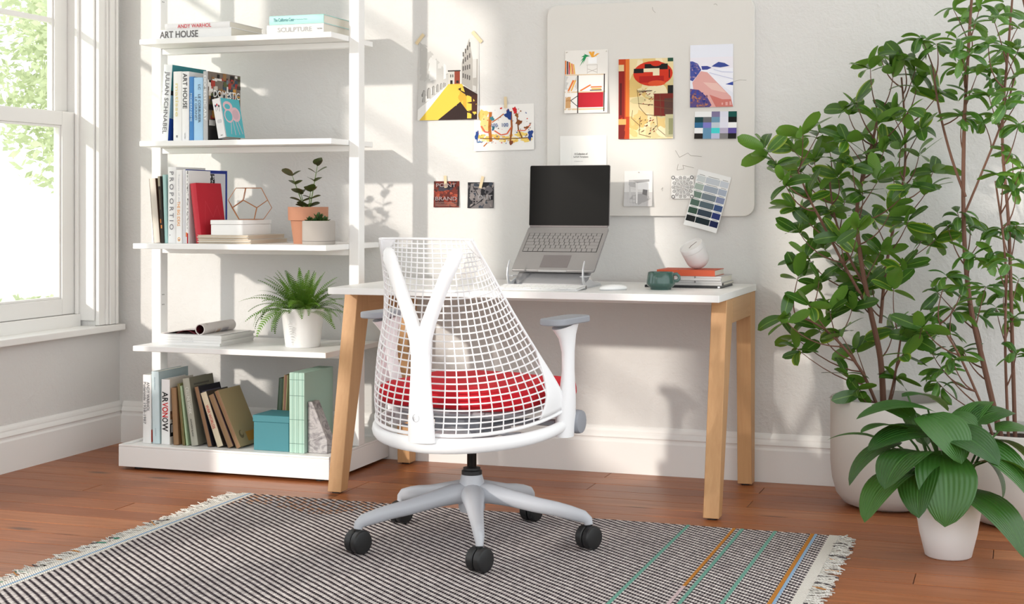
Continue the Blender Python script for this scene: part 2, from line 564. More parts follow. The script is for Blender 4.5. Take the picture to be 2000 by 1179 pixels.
# ------------------------------------------------------------------ shelf unit
su = thing('shelf_unit', 'tall white open shelf unit with side posts and box base', 'shelf', (0.826, -0.29, 0))
def L(x, y, z):  # world to shelf-unit local
    return (x - 0.826, y + 0.29, z)
bx0, bx1, by0, by1 = 0.376 - 0.826, 1.276 - 0.826, -0.567 + 0.29, -0.026 + 0.29
mb = MB().box(bx0, bx1, by0, by1, 0.012, 0.088)
t = 0.010
mb.box(bx0, bx1, by0, by0 + t, 0.088, 0.097).box(bx0, bx1, by1 - t, by1, 0.088, 0.097)
mb.box(bx0, bx0 + t, by0 + t, by1 - t, 0.088, 0.097).box(bx1 - t, bx1, by0 + t, by1 - t, 0.088, 0.097)
link('base', mb.mesh('base', 0.003, 2), M_WHITE, su)
for x in (bx0 + 0.06, bx1 - 0.06):
    for y in (by0 + 0.05, by1 - 0.05):
        link('foot', MB().lathe([(0.018, 0), (0.018, 0.012)], 16, (x, y, 0)).mesh('foot'), mat('black_plastic', (28, 28, 28), 0.5), su)
for x in (0.362, 1.237):
    me = MB().box(x - 0.826, x + 0.042 - 0.826, -0.315 + 0.29, -0.262 + 0.29, 0.0975, 2.12).mesh('post', 0.002, 1)
    po = link('post', me, M_WHITE, su)
    # the post runs down the outside of the base
    s = -1 if x < 0.8 else 1
    # peg holes on the inner face
    for zz in (0.62, 0.66, 1.02, 1.06, 1.44, 1.48, 1.84, 1.88):
        for yy in (-0.012, -0.002):
            hx = (x + 0.042 - 0.826 + 0.0002) if s < 0 else (x - 0.826 - 0.0002)
            link('peg_hole', MB().lathe([(0.0022, 0), (0.0022, 0.0006)], 8).mesh('peg_hole'), mat('hole_dark', (90, 86, 84), 0.8), po, (hx, yy, zz), (0, PI / 2 * (1 if s < 0 else -1), 0))
SH = [(0.473, -0.513, -0.032), (0.872, -0.513, -0.032), (1.272, -0.468, -0.092), (1.671, -0.468, -0.092), (2.07, -0.468, -0.092)]
for z, y0, y1 in SH:
    a, b = L(0.4045, y0, 0), L(1.2365, y1, 0)
    link('shelf', box_mesh('shelf', a[0], b[0], a[1], b[1], z - 0.021, z, 0.0015, 1), M_WHITE, su)
    link('support_rail', box_mesh('support_rail', a[0] + 0.001, b[0] - 0.001, -0.018, 0.022, z - 0.0445, z - 0.0215, 0.0015, 1), M_WHITE, su)

# ------------------------------------------------------------------ desk
dk = thing('desk', 'white topped desk on splayed pale oak leg frames', 'desk', (2.054, -0.38, 0))
def D(x, y):
    return (x - 2.054, y + 0.38)
x0, y0 = D(1.356, -0.74); x1, y1 = D(2.754, -0.022)
link('desktop', box_mesh('desktop', x0, x1, y0, y1, 0.7065, 0.73, 0.0012, 1), M_DESK, dk)
ax0, ay0 = D(1.42, -0.30); ax1, ay1 = D(2.69, -0.26)
link('apron', box_mesh('apron', ax0, ax1, ay0, ay1, 0.668, 0.706, 0.001, 1), M_DESK, dk)
for xa, xb in ((1.352, 1.404), (2.700, 2.752)):
    fr_ = link('leg_frame', None, None, dk)
    xl, xr = D(xa, 0)[0], D(xb, 0)[0]
    c = 0.38
    fl_ = [(-0.735 + c, 0.006), (-0.680 + c, 0.006), (-0.497 + c, 0.622), (-0.497 + c, 0.7062), (-0.592 + c, 0.7062)]
    link('leg', MB().prism(fl_, 'x', xl, xr).mesh('leg', 0.0018, 1), M_OAK, fr_)
    bl_ = [(-0.112 + c, 0.006), (-0.050 + c, 0.006), (-0.036 + c, 0.7062), (-0.136 + c, 0.7062), (-0.136 + c, 0.622)]
    link('leg', MB().prism(bl_, 'x', xl, xr).mesh('leg', 0.0018, 1), M_OAK, fr_)
    link('beam', box_mesh('beam', xl, xr, -0.4965 + c, -0.1365 + c, 0.622, 0.7062, 0.0012, 1), M_OAK_H, fr_)
    for y in (-0.707, -0.081):
        link('foot_pad', MB().box(xl + 0.012, xr - 0.012, y + c - 0.015, y + c + 0.015, 0.0, 0.006).mesh('foot_pad'), mat('black_plastic'), fr_)

# ------------------------------------------------------------------ office chair
M_CH = mat('chair_white', (243, 243, 244), 0.42)
M_CHG = mat('chair_grey', (182, 184, 190), 0.4, metal=0.0)
M_CHD = mat('chair_mid_grey', (150, 153, 160), 0.5)
M_BLK = mat('caster_black', (26, 26, 27), 0.45)
M_RED = mat('seat_red', (200, 16, 36), 0.9, bump=(500, 0.5, 0.001))
ch = thing('office_chair', 'white mesh back office chair with red seat on a five star base', 'chair', (2.116, -1.315, 0.0095), (0, 0, R(-8)))

def interp(tab, t):
    n = len(tab[0]) - 1
    for i in range(len(tab) - 1):
        a, b = tab[i], tab[i + 1]
        if t <= b[0] or i == len(tab) - 2:
            # catmull-rom
            p0 = tab[max(i - 1, 0)]; p3 = tab[min(i + 2, len(tab) - 1)]
            f = (t - a[0]) / (b[0] - a[0])
            out = []
            for j in range(1, n + 1):
                m0 = (b[j] - p0[j]) / (b[0] - p0[0]) * (b[0] - a[0])
                m1 = (p3[j] - a[j]) / (p3[0] - a[0]) * (b[0] - a[0])
                out.append((2 * f**3 - 3 * f**2 + 1) * a[j] + (f**3 - 2 * f**2 + f) * m0 + (-2 * f**3 + 3 * f**2) * b[j] + (f**3 - f**2) * m1)
            return out
EDGE = [(0, 0.292, 0.035, 0.415), (0.13, 0.292, 0.0, 0.475), (0.3, 0.260, -0.078, 0.585), (0.5, 0.212, -0.142, 0.705), (0.75, 0.174, -0.222, 0.835), (1, 0.150, -0.278, 0.917)]
CENT = [(0, -0.272, 0.362), (0.13, -0.262, 0.432), (0.3, -0.246, 0.530), (0.5, -0.238, 0.655), (0.75, -0.232, 0.805), (1, -0.238, 0.917)]
def S(s, t):
    U, ve, ze = interp(EDGE, t)
    vc, zc = interp(CENT, t)
    a = abs(s) * PI / 2
    p = 0.80
    sn = math.sin(a) ** p if a > 0 else 0.0
    u = U * sn * (1 if s >= 0 else -1)
    cs = max(math.cos(a), 0.0) ** 1.0
    v = ve - (ve - vc) * cs
    z = ze + (zc - ze) * cs
    return Vector((u, v, z))
# invert the u spacing so columns are even across the width
def Sx(x, t):
    x = max(-1, min(1, x))
    s = math.asin(min(1, abs(x) ** (1 / 0.80))) / (PI / 2)
    return S(s if x >= 0 else -s, t)
mb = MB()
NR, NC = 31, 26
for i in range(1, NR):
    t = i / NR
    mb.tube([S(-0.985 + 1.97 * j / 40, t) for j in range(41)], 0.0024, 5, cap=False)
for j in range(1, NC):
    s = -0.985 + 1.97 * j / NC
    mb.tube([S(s, 0.004 + 0.99 * i / 36) for i in range(37)], 0.0021, 5, cap=False)
link('back_mesh', mb.mesh('back_mesh', smooth=True), M_CH, ch)
# rim of the back and its solid corners
mb = MB()
for sg in (-1, 1):
    mb.tube([S(sg, i / 24) for i in range(25)], 0.0042, 8)
mb.tube([S(-1 + 2 * j / 40, 1) for j in range(41)], [(0.006, 0.004)] * 41, 8)
mb.tube([S(-1 + 2 * j / 40, 0.0) for j in range(41)], [(0.006, 0.0055)] * 41, 8)
rim = link('back_rim', mb.mesh('back_rim', smooth=True), M_CH, ch)
for sg in (-1, 1):
    # web beside the arm
    def fn(a, b, sg=sg):
        t = 0.015 + 0.30 * b
        w = 0.26 * (1 - b) ** 0.9 + 0.012
        return S(sg * (1 - w * a), t)
    me = MB().grid(fn, 10, 12).mesh('corner_web', smooth=True)
    o = link('corner_web', me, M_CH, rim)
    md = o.modifiers.new('thick', 'SOLIDIFY'); md.thickness = 0.005; md.offset = 0
    def fn2(a, b, sg=sg):
        t = 1 - 0.155 * b
        w = 0.36 * (1 - b ** 1.5) + 0.14
        return S(sg * (1 - w * a), t)
    me = MB().grid(fn2, 8, 8).mesh('top_corner', smooth=True)
    o = link('top_corner', me, M_CH, rim)
    md = o.modifiers.new('thick', 'SOLIDIFY'); md.thickness = 0.007; md.offset = 0
# Y spine
mb = MB()
stem = [((0, -0.296, 0.345), (0.043, 0.020)), ((0, -0.300, 0.40), (0.041, 0.022)), ((0, -0.302, 0.46), (0.036, 0.022)), ((0, -0.302, 0.54), (0.031, 0.021)), ((0, -0.302, 0.60), (0.030, 0.020)), ((0, -0.301, 0.645), (0.029, 0.018)), ((0, -0.300, 0.672), (0.020, 0.012))]
mb.tube([p for p, r in stem], [r for p, r in stem], 20, up=(0, -1, 0))
for sg in (-1, 1):
    arm = [((sg * 0.004, -0.302, 0.575), (0.024, 0.019)), ((sg * 0.012, -0.303, 0.635), (0.023, 0.020)), ((sg * 0.030, -0.304, 0.690), (0.021, 0.020)), ((sg * 0.056, -0.304, 0.752), (0.020, 0.019)),
           ((sg * 0.083, -0.302, 0.815), (0.020, 0.018)), ((sg * 0.106, -0.297, 0.864), (0.021, 0.017)), ((sg * 0.113, -0.291, 0.882), (0.017, 0.014)), ((sg * 0.116, -0.287, 0.890), (0.009, 0.008))]
    mb.tube([p for p, r in arm], [r for p, r in arm], 16, up=(0, -1, 0))
link('y_spine', mb.mesh('y_spine', smooth=True, angle=60), M_CH, ch)
# round maker's mark at the foot of the spine
mk = MB().lathe([(0.0115, 0), (0.0115, 0.0008), (0.0098, 0.0008), (0.0098, 0)], 24)
link('mark_ring', mk.mesh('mark_ring', smooth=True), M_CHG, ch, (-0.004, -0.3215, 0.415), (PI / 2, 0, 0))
mk = MB().tube([(-0.005, 0.005, 0), (-0.003, -0.005, 0), (0, 0.002, 0), (0.003, -0.005, 0), (0.005, 0.005, 0)], 0.0007, 5)
link('mark_sign', mk.mesh('mark_sign'), M_CHG, ch, (-0.004, -0.3218, 0.415), (PI / 2, 0, 0))
# hoop that carries the back
hoop = []
for i in range(33):
    a = -1 + 2 * i / 32
    an = a * R(100)
    x = 0.290 * math.sin(an) if abs(an) < PI / 2 else math.copysign(0.290, an)
    y = -0.292 * math.cos(an) + 0.012
    hoop.append(Vector((x, y, 0.333 + 0.042 * abs(a) ** 2)))
mb = MB().tube(hoop, [(0.015, 0.017 + 0.006 * (1 - abs(-1 + i / 16))) for i in range(33)], 12, up=(0, 0, 1))
# cross yoke from hub to hoop
mb.tube([(0, 0.0, 0.345), (0, -0.12, 0.336), (0, -0.21, 0.332), (0, -0.262, 0.333)], [(0.05, 0.028), (0.06, 0.024), (0.075, 0.020), (0.085, 0.014)], 14, up=(0, 0, 1))
link('back_hoop', mb.mesh('back_hoop', smooth=True), M_CH, ch)
# arms
for sg in (-1, 1):
    ap = link('arm_post', None, None, ch)
    ap_me = MB()
    path = [((sg * 0.285, 0.045, 0.335), (0.026, 0.040)), ((sg * 0.290, 0.045, 0.40), (0.027, 0.040)), ((sg * 0.297, 0.042, 0.46), (0.022, 0.034)), ((sg * 0.303, 0.035, 0.53), (0.016, 0.028)),
            ((sg * 0.305, 0.030, 0.585), (0.016, 0.030)), ((sg * 0.305, 0.025, 0.63), (0.019, 0.046)), ((sg * 0.305, 0.020, 0.655), (0.023, 0.068)), ((sg * 0.305, 0.018, 0.668), (0.027, 0.084))]
    ap_me.tube([p for p, r in path], [r for p, r in path], 20, up=(0, 1, 0))
    bpy.data.objects.remove(ap)
    ap = link('arm_post', ap_me.mesh('arm_post', smooth=True, angle=50), M_CH, ch)
    pad = MB().prism(rrect(sg * 0.305 - 0.040, sg * 0.305 + 0.040, -0.105, 0.125, 0.036, 8), 'z', 0.6685, 0.688)
    link('arm_pad', pad.mesh('arm_pad', 0.007, 3, smooth=True), M_CHD, ap)
    kn = MB().tube([(sg * 0.300, 0.092, 0.372), (sg * 0.322, 0.092, 0.372)], [0.036, 0.034], 18)
    link('tilt_knob', kn.mesh('tilt_knob', 0.006, 2, smooth=True), M_CHD, ap)
# seat
def seatf(z0, z1, ux, vy0, vy1, rr, crown, name, m, parent):
    mb = MB()
    outline = rrect(-ux, ux, vy0, vy1, rr, 10)
    cx, cy = 0, (vy0 + vy1) / 2
    rings = []
    for sc, z in ((0.90, z0), (0.975, z0 + 0.006), (1.0, (z0 + z1) / 2), (0.985, z1 - 0.010), (0.93, z1 - 0.002), (0.8, z1 + crown * 0.3), (0.5, z1 + crown * 0.8), (0.15, z1 + crown)):
        rings.append([(cx + (x - cx) * sc, cy + (y - cy) * sc, z - (0.018 if y > vy1 - 0.06 and sc > 0.7 else 0)) for x, y in outline])
    n = len(outline)
    vs = [p for r_ in rings for p in r_]
    fs = [(i * n + j, i * n + (j + 1) % n, (i + 1) * n + (j + 1) % n, (i + 1) * n + j) for i in range(len(rings) - 1) for j in range(n)]
    fs += [tuple(range(n))[::-1], tuple((len(rings) - 1) * n + j for j in range(n))]
    mb.add(vs, fs)
    return link(name, mb.mesh(name, smooth=True, angle=70), m, parent)
seatf(0.425, 0.487, 0.245, -0.205, 0.30, 0.10, 0.012, 'seat_cushion', M_RED, ch)
seatf(0.396, 0.424, 0.200, -0.16, 0.25, 0.10, 0.0, 'seat_pan', M_CHG, ch)
mb = MB().box(-0.075, 0.075, -0.10, 0.12, 0.32, 0.391)
link('tilt_mechanism', mb.mesh('tilt_mechanism', 0.015, 3, smooth=True), M_CHD, ch)
for sg in (-1, 1):
    mb = MB().tube([(sg * 0.07, 0.02, 0.36), (sg * 0.18, 0.03, 0.372), (sg * 0.262, 0.04, 0.372)], [(0.018, 0.010)] * 3, 10, up=(0, 0, 1))
    link('arm_bracket', mb.mesh('arm_bracket', smooth=True), M_CHD, ch)
    mb = MB().tube([(sg * 0.075, -0.06, 0.35), (sg * 0.16, -0.07, 0.345), (sg * 0.20, -0.072, 0.35)], 0.006, 8)
    link('lever', mb.mesh('lever', smooth=True), M_CHD, ch)
# gas lift
mb = MB().lathe([(0.0145, 0.225), (0.0145, 0.325)], 24)
link('gas_lift', mb.mesh('gas_lift', smooth=True), mat('lift_black', (20, 18, 17), 0.15, metal=0.6), ch)
mb = MB().lathe([(0.031, 0.206), (0.031, 0.217), (0.026, 0.220), (0.026, 0.226), (0.0148, 0.228)], 28)
link('lift_collar', mb.mesh('lift_collar', smooth=True, angle=25), M_BLK, ch)
mb = MB().lathe([(0.036, 0.095), (0.040, 0.105), (0.041, 0.15), (0.037, 0.185), (0.031, 0.2055)], 28)
link('base_hub', mb.mesh('base_hub', smooth=True), M_CHG, ch)
# legs and casters: world angles -66, 6, 78, 150, 222 degrees
RB = 0.352
wheel_me = MB().lathe([(0.012, -0.012), (0.031, -0.012), (0.034, -0.009), (0.035, -0.002), (0.035, 0.007), (0.032, 0.0115), (0.028, 0.013), (0.0, 0.013)], 28).mesh('wheel', smooth=True, angle=30)
wheel_me.materials.append(M_BLK)
for i in range(5):
    an = R(-66 + 72 * i + 8)
    prof_ = [(0.020, 0.150, 0.032, 0.036), (0.06, 0.150, 0.030, 0.036), (0.12, 0.139, 0.0255, 0.028), (0.20, 0.122, 0.023, 0.022), (0.26, 0.113, 0.022, 0.019), (0.30, 0.104, 0.0215, 0.017), (RB - 0.012, 0.094, 0.019, 0.015), (RB + 0.002, 0.084, 0.015, 0.012), (RB + 0.004, 0.072, 0.013, 0.011)]
    pts = [(r, 0, z) for r, z, a, b in prof_]
    me = MB().tube(pts, [(a, b) for r, z, a, b in prof_], 16, up=(0, 1, 0)).mesh('leg', smooth=True, angle=60)
    # tube(): first radius is across 'up x t'; legs are wider sideways
    lg = link('leg', me, M_CHG, ch, (0, 0, 0), (0, 0, an))
    ca = link('caster', MB().tube([(RB + 0.004, 0, 0.040), (RB + 0.004, 0, 0.0725)], 0.009, 12).box(RB - 0.012, RB + 0.014, -0.0085, 0.0085, 0.022, 0.050).mesh('caster', smooth=True), M_BLK, ch, (0, 0, 0), (0, 0, an))
    ca.rotation_euler = (0, 0, an)
    yaw = R([-20, -26, -14, -18, -24][i] + 8) - an
    for sgn in (-1, 1):
        w_ = link('wheel', wheel_me, None, ca)
        # axle roughly along the chair's sideways axis
        ax = Vector((math.cos(yaw), math.sin(yaw), 0))
        w_.location = Vector((RB + 0.004, 0, 0.0352)) + ax * (0.0136 * sgn)
        w_.rotation_euler = (ax * sgn).to_track_quat('Z', 'X').to_euler()
# ------------------------------------------------------------------ books
M_PAGE = mat('page_edges', (226, 220, 208), 0.85, bump=(300, 0.3, 0.001))
M_PAGE_OLD = mat('aged_page_edges', (176, 146, 112), 0.9, bump=(300, 0.4, 0.001))
_bc = {}
def cover_mat(c, rough=0.5):
    key = 'cover_%d_%d_%d' % c
    return mat(key, c, rough)
def ink(c):
    return mat('ink_%d_%d_%d' % c, c, 0.6)

def book(label, w, h, d, col, spine=None, pages=None, loc=(0, 0, 0), rot=(0, 0, 0), texts=(), cover=None, spine_art=None, group=None, soft=False, back=None, name='book', top_text=None):
    """upright local frame: thickness +x, spine on -y, height +z; origin at the lower left spine corner"""
    if len(rot) == 3 and rot[1] > 0.001 and rot[1] < 0.5:      # leaning right: stands on its right edge
        loc = (loc[0], loc[1], loc[2] + w * math.sin(rot[1]))
    b = thing(name, label, 'book', loc, rot, group)
    t = 0.0012 if soft else 0.0022
    ov = 0.0 if soft else 0.003
    cm = cover_mat(col)
    mb = MB().box(0, t, 0, d, 0, h).box(w - t, w, 0, d, 0, h)
    link('cover', mb.mesh('cover', 0.0005, 1), cm, b)
    sm = cover_mat(spine) if spine else cm
    n = 6
    prof_ = [(t, 0.0)] + [(t + (w - 2 * t) * i / n, -0.0022 * math.sin(PI * i / n)) for i in range(1, n)] + [(w - t, 0.0), (w - t, 0.0018), (t, 0.0018)]
    link('spine', MB().prism(prof_, 'z', 0, h).mesh('spine', smooth=True, angle=40), sm, b)
    link('pages', box_mesh('pages', t, w - t, 0.0022, d - ov, ov, h - ov), pages or M_PAGE, b)
    yb = -0.0036
    for s, tw, th, cx, cz, c in texts:       # text length along the spine, cap height across it
        link('spine_lettering', text_mesh('spine_lettering', s, tw, th, bold=0.012), ink(c), b, (cx, yb, cz), ROT_SPINE)
    if spine_art:
        me = ink_mesh('spine_print', w - 2 * t, h, spine_art)
        link('spine_print', me, None, b, (w / 2, -0.0026, h / 2), (PI / 2, 0, 0))
    if cover:
        me = ink_mesh('cover_print', d, h, cover)
        link('cover_print', me, None, b, (w + 0.0001, d / 2, h / 2), ROT_SIDE)
    if top_text:
        for s, tw, th, cy, cz, c in top_text:
            link('cover_lettering', text_mesh('cover_lettering', s, tw, th, bold=0.01), ink(c), b, (w + 0.004 if False else w + 0.0030, cy, cz), ROT_SIDE)
    return b
LIE = (0, -PI / 2, 0)     # lying flat: book top to the left, front cover up
def flat(label, length, thick, d, col, x, y, z, texts=(), rotz=0.0, **kw):
    """lying book whose spine runs along x at the front; x,y = left end of the spine"""
    # local x -> up, local z -> -x : origin sits at the right end
    e = (Matrix.Rotation(rotz, 4, 'Z') @ Matrix.Rotation(-PI / 2, 4, 'Y')).to_euler()
    q = Vector((length * math.cos(rotz), length * math.sin(rotz), 0))
    return book(label, thick, length, d, col, loc=(x + q.x, y + q.y, z), rot=e, texts=texts, **kw)

BK = (40, 38, 38)
# --- top shelf in view, z 1.671
z = 1.6712
flat('thick white book with grey lettering lying on the top shelf', 0.318, 0.038, 0.265, (240, 239, 238), 0.473, -0.43, z, [('ART HOUSE', 0.172, 0.027, 0.0185, 0.318 - 0.088, (96, 92, 92))])
flat('white book with red lettering lying on another white book', 0.288, 0.023, 0.262, (240, 238, 238), 0.496, -0.428, z + 0.0384, [('ANDY WARHOL', 0.150, 0.015, 0.0112, 0.288 - 0.133, (214, 74, 84))])
flat('pale grey book lying below a pale turquoise book', 0.241, 0.038, 0.262, (214, 212, 210), 0.946, -0.43, z, [('SCULPTURE', 0.145, 0.017, 0.0185, 0.241 - 0.120, (168, 168, 168)), ('TASCHEN', 0.022, 0.005, 0.018, 0.016, (90, 88, 88))])
flat('pale turquoise book lying on top of a grey book', 0.230, 0.034, 0.262, (168, 216, 210), 0.957, -0.43, z + 0.0384, [('The California Casa', 0.085, 0.013, 0.018, 0.230 - 0.062, (70, 132, 140)), ('The Vendome Press', 0.060, 0.004, 0.018, 0.098, (100, 160, 165))])

# --- second shelf, z 1.272
z = 1.2722
Y2 = -0.43
JUL = [((62, 138, 146), rect(0, 0.62, 1, 1)), ((150, 190, 214), rect(0, 0.30, 1, 0.62)), ((34, 74, 160), [(0, 0), (1, 0), (1, 0.25), (0, 0.3)]), ((30, 34, 46), rect(0.0, 0.60, 0.12, 0.66))]
book('tall leaning white book with long grey spine lettering', 0.038, 0.300, 0.254, (238, 240, 240), loc=(0.4715, Y2, z), rot=(0, R(4.0), 0), texts=[('JULIAN SCHNABEL', 0.245, 0.024, 0.019, 0.150, (120, 118, 120))], cover=JUL)
book('white book with faint yellow lettering beside leaning book', 0.037, 0.272, 0.225, (244, 243, 240), loc=(0.5345, Y2, z), texts=[('matisse', 0.130, 0.014, 0.018, 0.16, (232, 218, 160)), ('M', 0.008, 0.008, 0.018, 0.018, (130, 130, 130))])
book('white book with bold black lettering on the second shelf', 0.032, 0.271, 0.225, (242, 241, 240), loc=(0.5725, Y2, z), texts=[('ART HOUSE', 0.138, 0.019, 0.016, 0.195, (60, 58, 60)), ('TASCHEN', 0.024, 0.004, 0.016, 0.02, (90, 90, 90))])
book('thin bright blue book on the second shelf', 0.019, 0.250, 0.215, (64, 132, 196), loc=(0.6065, Y2, z), texts=[('MODERNISME', 0.110, 0.009, 0.0095, 0.130, (190, 220, 240))])
book('light blue book with boxed dark lettering', 0.0405, 0.246, 0.215, (170, 208, 236), loc=(0.6265, Y2, z), texts=[('LE CORBUSIER', 0.110, 0.011, 0.026, 0.125, (72, 82, 98)), ('LE GRAND', 0.090, 0.009, 0.011, 0.125, (96, 106, 124)), ('LC', 0.020, 0.010, 0.026, 0.208, (72, 82, 98))])
rn = random.Random(11)
def collage(r, n, cols, u0=0, v0=0, u1=1, v1=1):
    out = []
    for _ in range(n):
        w, h = r.uniform(0.04, 0.16), r.uniform(0.03, 0.10)
        u, v = r.uniform(u0, u1 - w), r.uniform(v0, v1 - h)
        out.append((r.choice(cols), rect(u, v, u + w, v + h)))
    return out
CC = [(40, 36, 34), (70, 60, 54), (150, 110, 70), (206, 196, 184), (110, 118, 124), (60, 80, 96), (170, 60, 50), (206, 150, 70), (90, 96, 60), (232, 228, 222)]
dom = [((120, 108, 98), rect(0, 0, 1, 1))] + collage(rn, 170, CC) + [((50, 46, 44), rect(0, 0, 0.42, 0.30)), ((30, 28, 28), rect(0.05, 0.02, 0.3, 0.16)), ((226, 222, 218), rect(0.02, 0.22, 0.2, 0.3))]
book('grey spined book with a photo collage on its cover', 0.0205, 0.270, 0.252, (186, 186, 186), loc=(0.6680, Y2, z), texts=[('DOMESTIC ART', 0.175, 0.011, 0.010, 0.165, (240, 240, 240))], cover=dom,
     top_text=[('DOMESTIC', 0.205, 0.028, 0.140, 0.186, (244, 242, 238))])
ch70 = [((88, 178, 188), rect(0, 0, 1, 1)), ((222, 184, 190), blob(0.32, 0.80, 0.26, 0.13)), ((88, 178, 188), blob(0.30, 0.79, 0.15, 0.07)), ((222, 184, 190), blob(0.68, 0.60, 0.26, 0.19)), ((222, 184, 190), blob(0.30, 0.55, 0.24, 0.18)),
        ((88, 178, 188), blob(0.30, 0.55, 0.19, 0.14)), ((206, 172, 180), blob(0.68, 0.60, 0.18, 0.13))]
for a in ([(0.38, 0.44), (0.30, 0.08)], [(0.48, 0.44), (0.52, 0.06)], [(0.62, 0.44), (0.74, 0.08)], [(0.74, 0.46), (0.92, 0.10)]):
    ch70 += [((222, 184, 190), q) for q in stroke(a, 0.022)]
sp70 = [((232, 230, 230), rect(0, 0, 1, 1))] + [((40, 46, 80), blob(0.3, 0.82, 0.10, 0.035)), ((190, 40, 50), blob(0.52, 0.84, 0.10, 0.035)), ((46, 44, 46), blob(0.75, 0.80, 0.10, 0.035)), ((46, 44, 46), rect(0.28, 0.68, 0.32, 0.8)), ((46, 44, 46), rect(0.5, 0.7, 0.54, 0.82)), ((46, 44, 46), rect(0.73, 0.66, 0.77, 0.78)), ((206, 204, 206), blob(0.4, 0.42, 0.2, 0.05)), ((206, 204, 206), blob(0.65, 0.42, 0.2, 0.05)), ((150, 150, 150), rect(0.35, 0.05, 0.65, 0.075))]
book('small turquoise book with pink chair drawing leaning on collage book', 0.037, 0.154, 0.143, (226, 226, 228), loc=(0.7360, Y2 - 0.002, z + 0.0068), rot=(0, R(-10.5), 0), cover=ch70, spine_art=sp70)

# --- third shelf, z 0.872
z = 0.8722
Y3 = -0.455
book('brown book leaning left at the end of the third shelf', 0.030, 0.253, 0.19, (92, 66, 48), spine=(206, 196, 184), loc=(0.4620, Y3, z + 0.0002), rot=(0, R(-5.0), 0), pages=M_PAGE_OLD, texts=())
mott = [((52, 44, 38), rect(0, 0, 1, 1)), ((200, 120, 60), rect(0.1, 0.3, 0.6, 0.36)), ((160, 150, 130), rect(0, 0.85, 1, 1)), ((88, 76, 60), rect(0.2, 0.5, 0.8, 0.8)), ((220, 140, 70), rect(0.3, 0.22, 0.9, 0.27))]
book('dark patterned book between a brown and a teal book', 0.0135, 0.262, 0.19, (60, 52, 44), loc=(0.4945, Y3, z), rot=(0, R(-3.4), 0), spine_art=mott)
book('thin pale teal book beside the tall white book', 0.0135, 0.268, 0.20, (166, 202, 198), loc=(0.5115, Y3, z), rot=(0, R(-2.2), 0))
book('tall white book with wide spaced vertical grey capitals', 0.036, 0.298, 0.22, (238, 237, 236), loc=(0.5260, Y3, z), texts=[('P R O P O R T I O  .', 0.250, 0.018, 0.018, 0.155, (130, 128, 132))])
big = [((240, 238, 236), rect(0, 0, 1, 1)), ((232, 170, 90), blob(0.5, 0.055, 0.28, 0.028)), ((244, 242, 240), blob(0.5, 0.055, 0.18, 0.016)), ((120, 60, 40), blob(0.5, 0.05, 0.1, 0.01))]
book('white book with orange vertical lettering beside tall white book', 0.029, 0.286, 0.21, (240, 238, 236), loc=(0.5625, Y3, z), spine_art=big, texts=[('THE BIG IDEAS', 0.095, 0.013, 0.013, 0.115, (230, 158, 72)), ('Treasures of the', 0.11, 0.007, 0.015, 0.215, (196, 196, 200))])
EIF = [((40, 58, 150), rect(0, 0, 1, 1)), ((226, 226, 230), rect(0.0, 0.0, 0.955, 0.955)), ((60, 58, 60), [(0.56, 0.95), (0.68, 0.95), (0.72, 0.6), (0.54, 0.6)])]
re_ = random.Random(5)
for _ in range(40):
    u, v = re_.uniform(0.55, 0.69), re_.uniform(0.6, 0.93)
    EIF.append(((226, 226, 230), blob(u, v, 0.012, 0.010, 6)))
book('wide blue edged book with a lattice tower on its cover', 0.012, 0.288, 0.318, (226, 226, 230), loc=(0.5925, Y3, z), cover=EIF)
rm = random.Random(8)
mo = [((236, 234, 232), rect(0, 0, 1, 1))] + [((50, 48, 50), blob(rm.uniform(0.55, 1), rm.uniform(0.2, 1), 0.09, 0.012, 6, 0.6)) for _ in range(46)] + [((230, 130, 60), rect(0.1, 0.09, 0.6, 0.15)), ((176, 30, 44), rect(0.5, 0, 1, 0.14))]
book('white book with black speckled spine next to red book', 0.0155, 0.284, 0.16, (236, 234, 232), loc=(0.6052, Y3 - 0.001, z), spine_art=mo)
redc = [((190, 34, 50), rect(0, 0, 1, 1))] + [((206, 60, 74), q) for q in stroke([(0.2, 0.30), (0.3, 0.7), (0.55, 0.42), (0.75, 0.62), (0.9, 0.3)], 0.01)]
book('red cloth book leaning to the left behind the white box', 0.025, 0.234, 0.19, (196, 36, 54), loc=(0.6225 + 0.031, Y3 - 0.001, z), rot=(0, R(-7.0), 0), cover=redc, pages=M_PAGE, texts=())

M_CREAM = mat('cream_cloth', (226, 218, 206), 0.8)
def notebook(label, x0, x1, y, d, z, th):
    b = thing('notebook', label, 'notebook', (x0, y, z))
    w = x1 - x0
    mb = MB().box(0, w, 0, d, 0, 0.0016).box(0, w, 0, d, th - 0.0016, th)
    link('cover', mb.mesh('cover', 0.0004, 1), M_CREAM, b)
    link('spine', MB().tube([(0.002, -0.0005, th / 2), (w - 0.002, -0.0005, th / 2)], [(0.0022, th / 2 - 0.0001)] * 2, 12, up=(0, 1, 0)).mesh('spine', smooth=True), M_CREAM, b)
    link('pages', box_mesh('pages', 0.003, w - 0.003, 0.002, d - 0.003, 0.0016, th - 0.0016), mat('notebook_pages', (206, 190, 170), 0.9), b)
notebook('cream notebook at the bottom of the pair under the box', 0.668, 0.900, -0.470, 0.30, 0.8721, 0.0165)
notebook('cream notebook lying directly under the white lidded box', 0.662, 0.884, -0.463, 0.30, 0.8892, 0.0165)
wb = thing('storage_box', 'small white rectangular box under the copper wire ornament', 'box', (0.782, -0.335, 0.9059))
link('body', MB().prism(rrect(-0.070, 0.070, -0.12, 0.12, 0.012, 5), 'z', 0, 0.040).mesh('body', 0.002, 2, smooth=True), M_WHITE, wb)
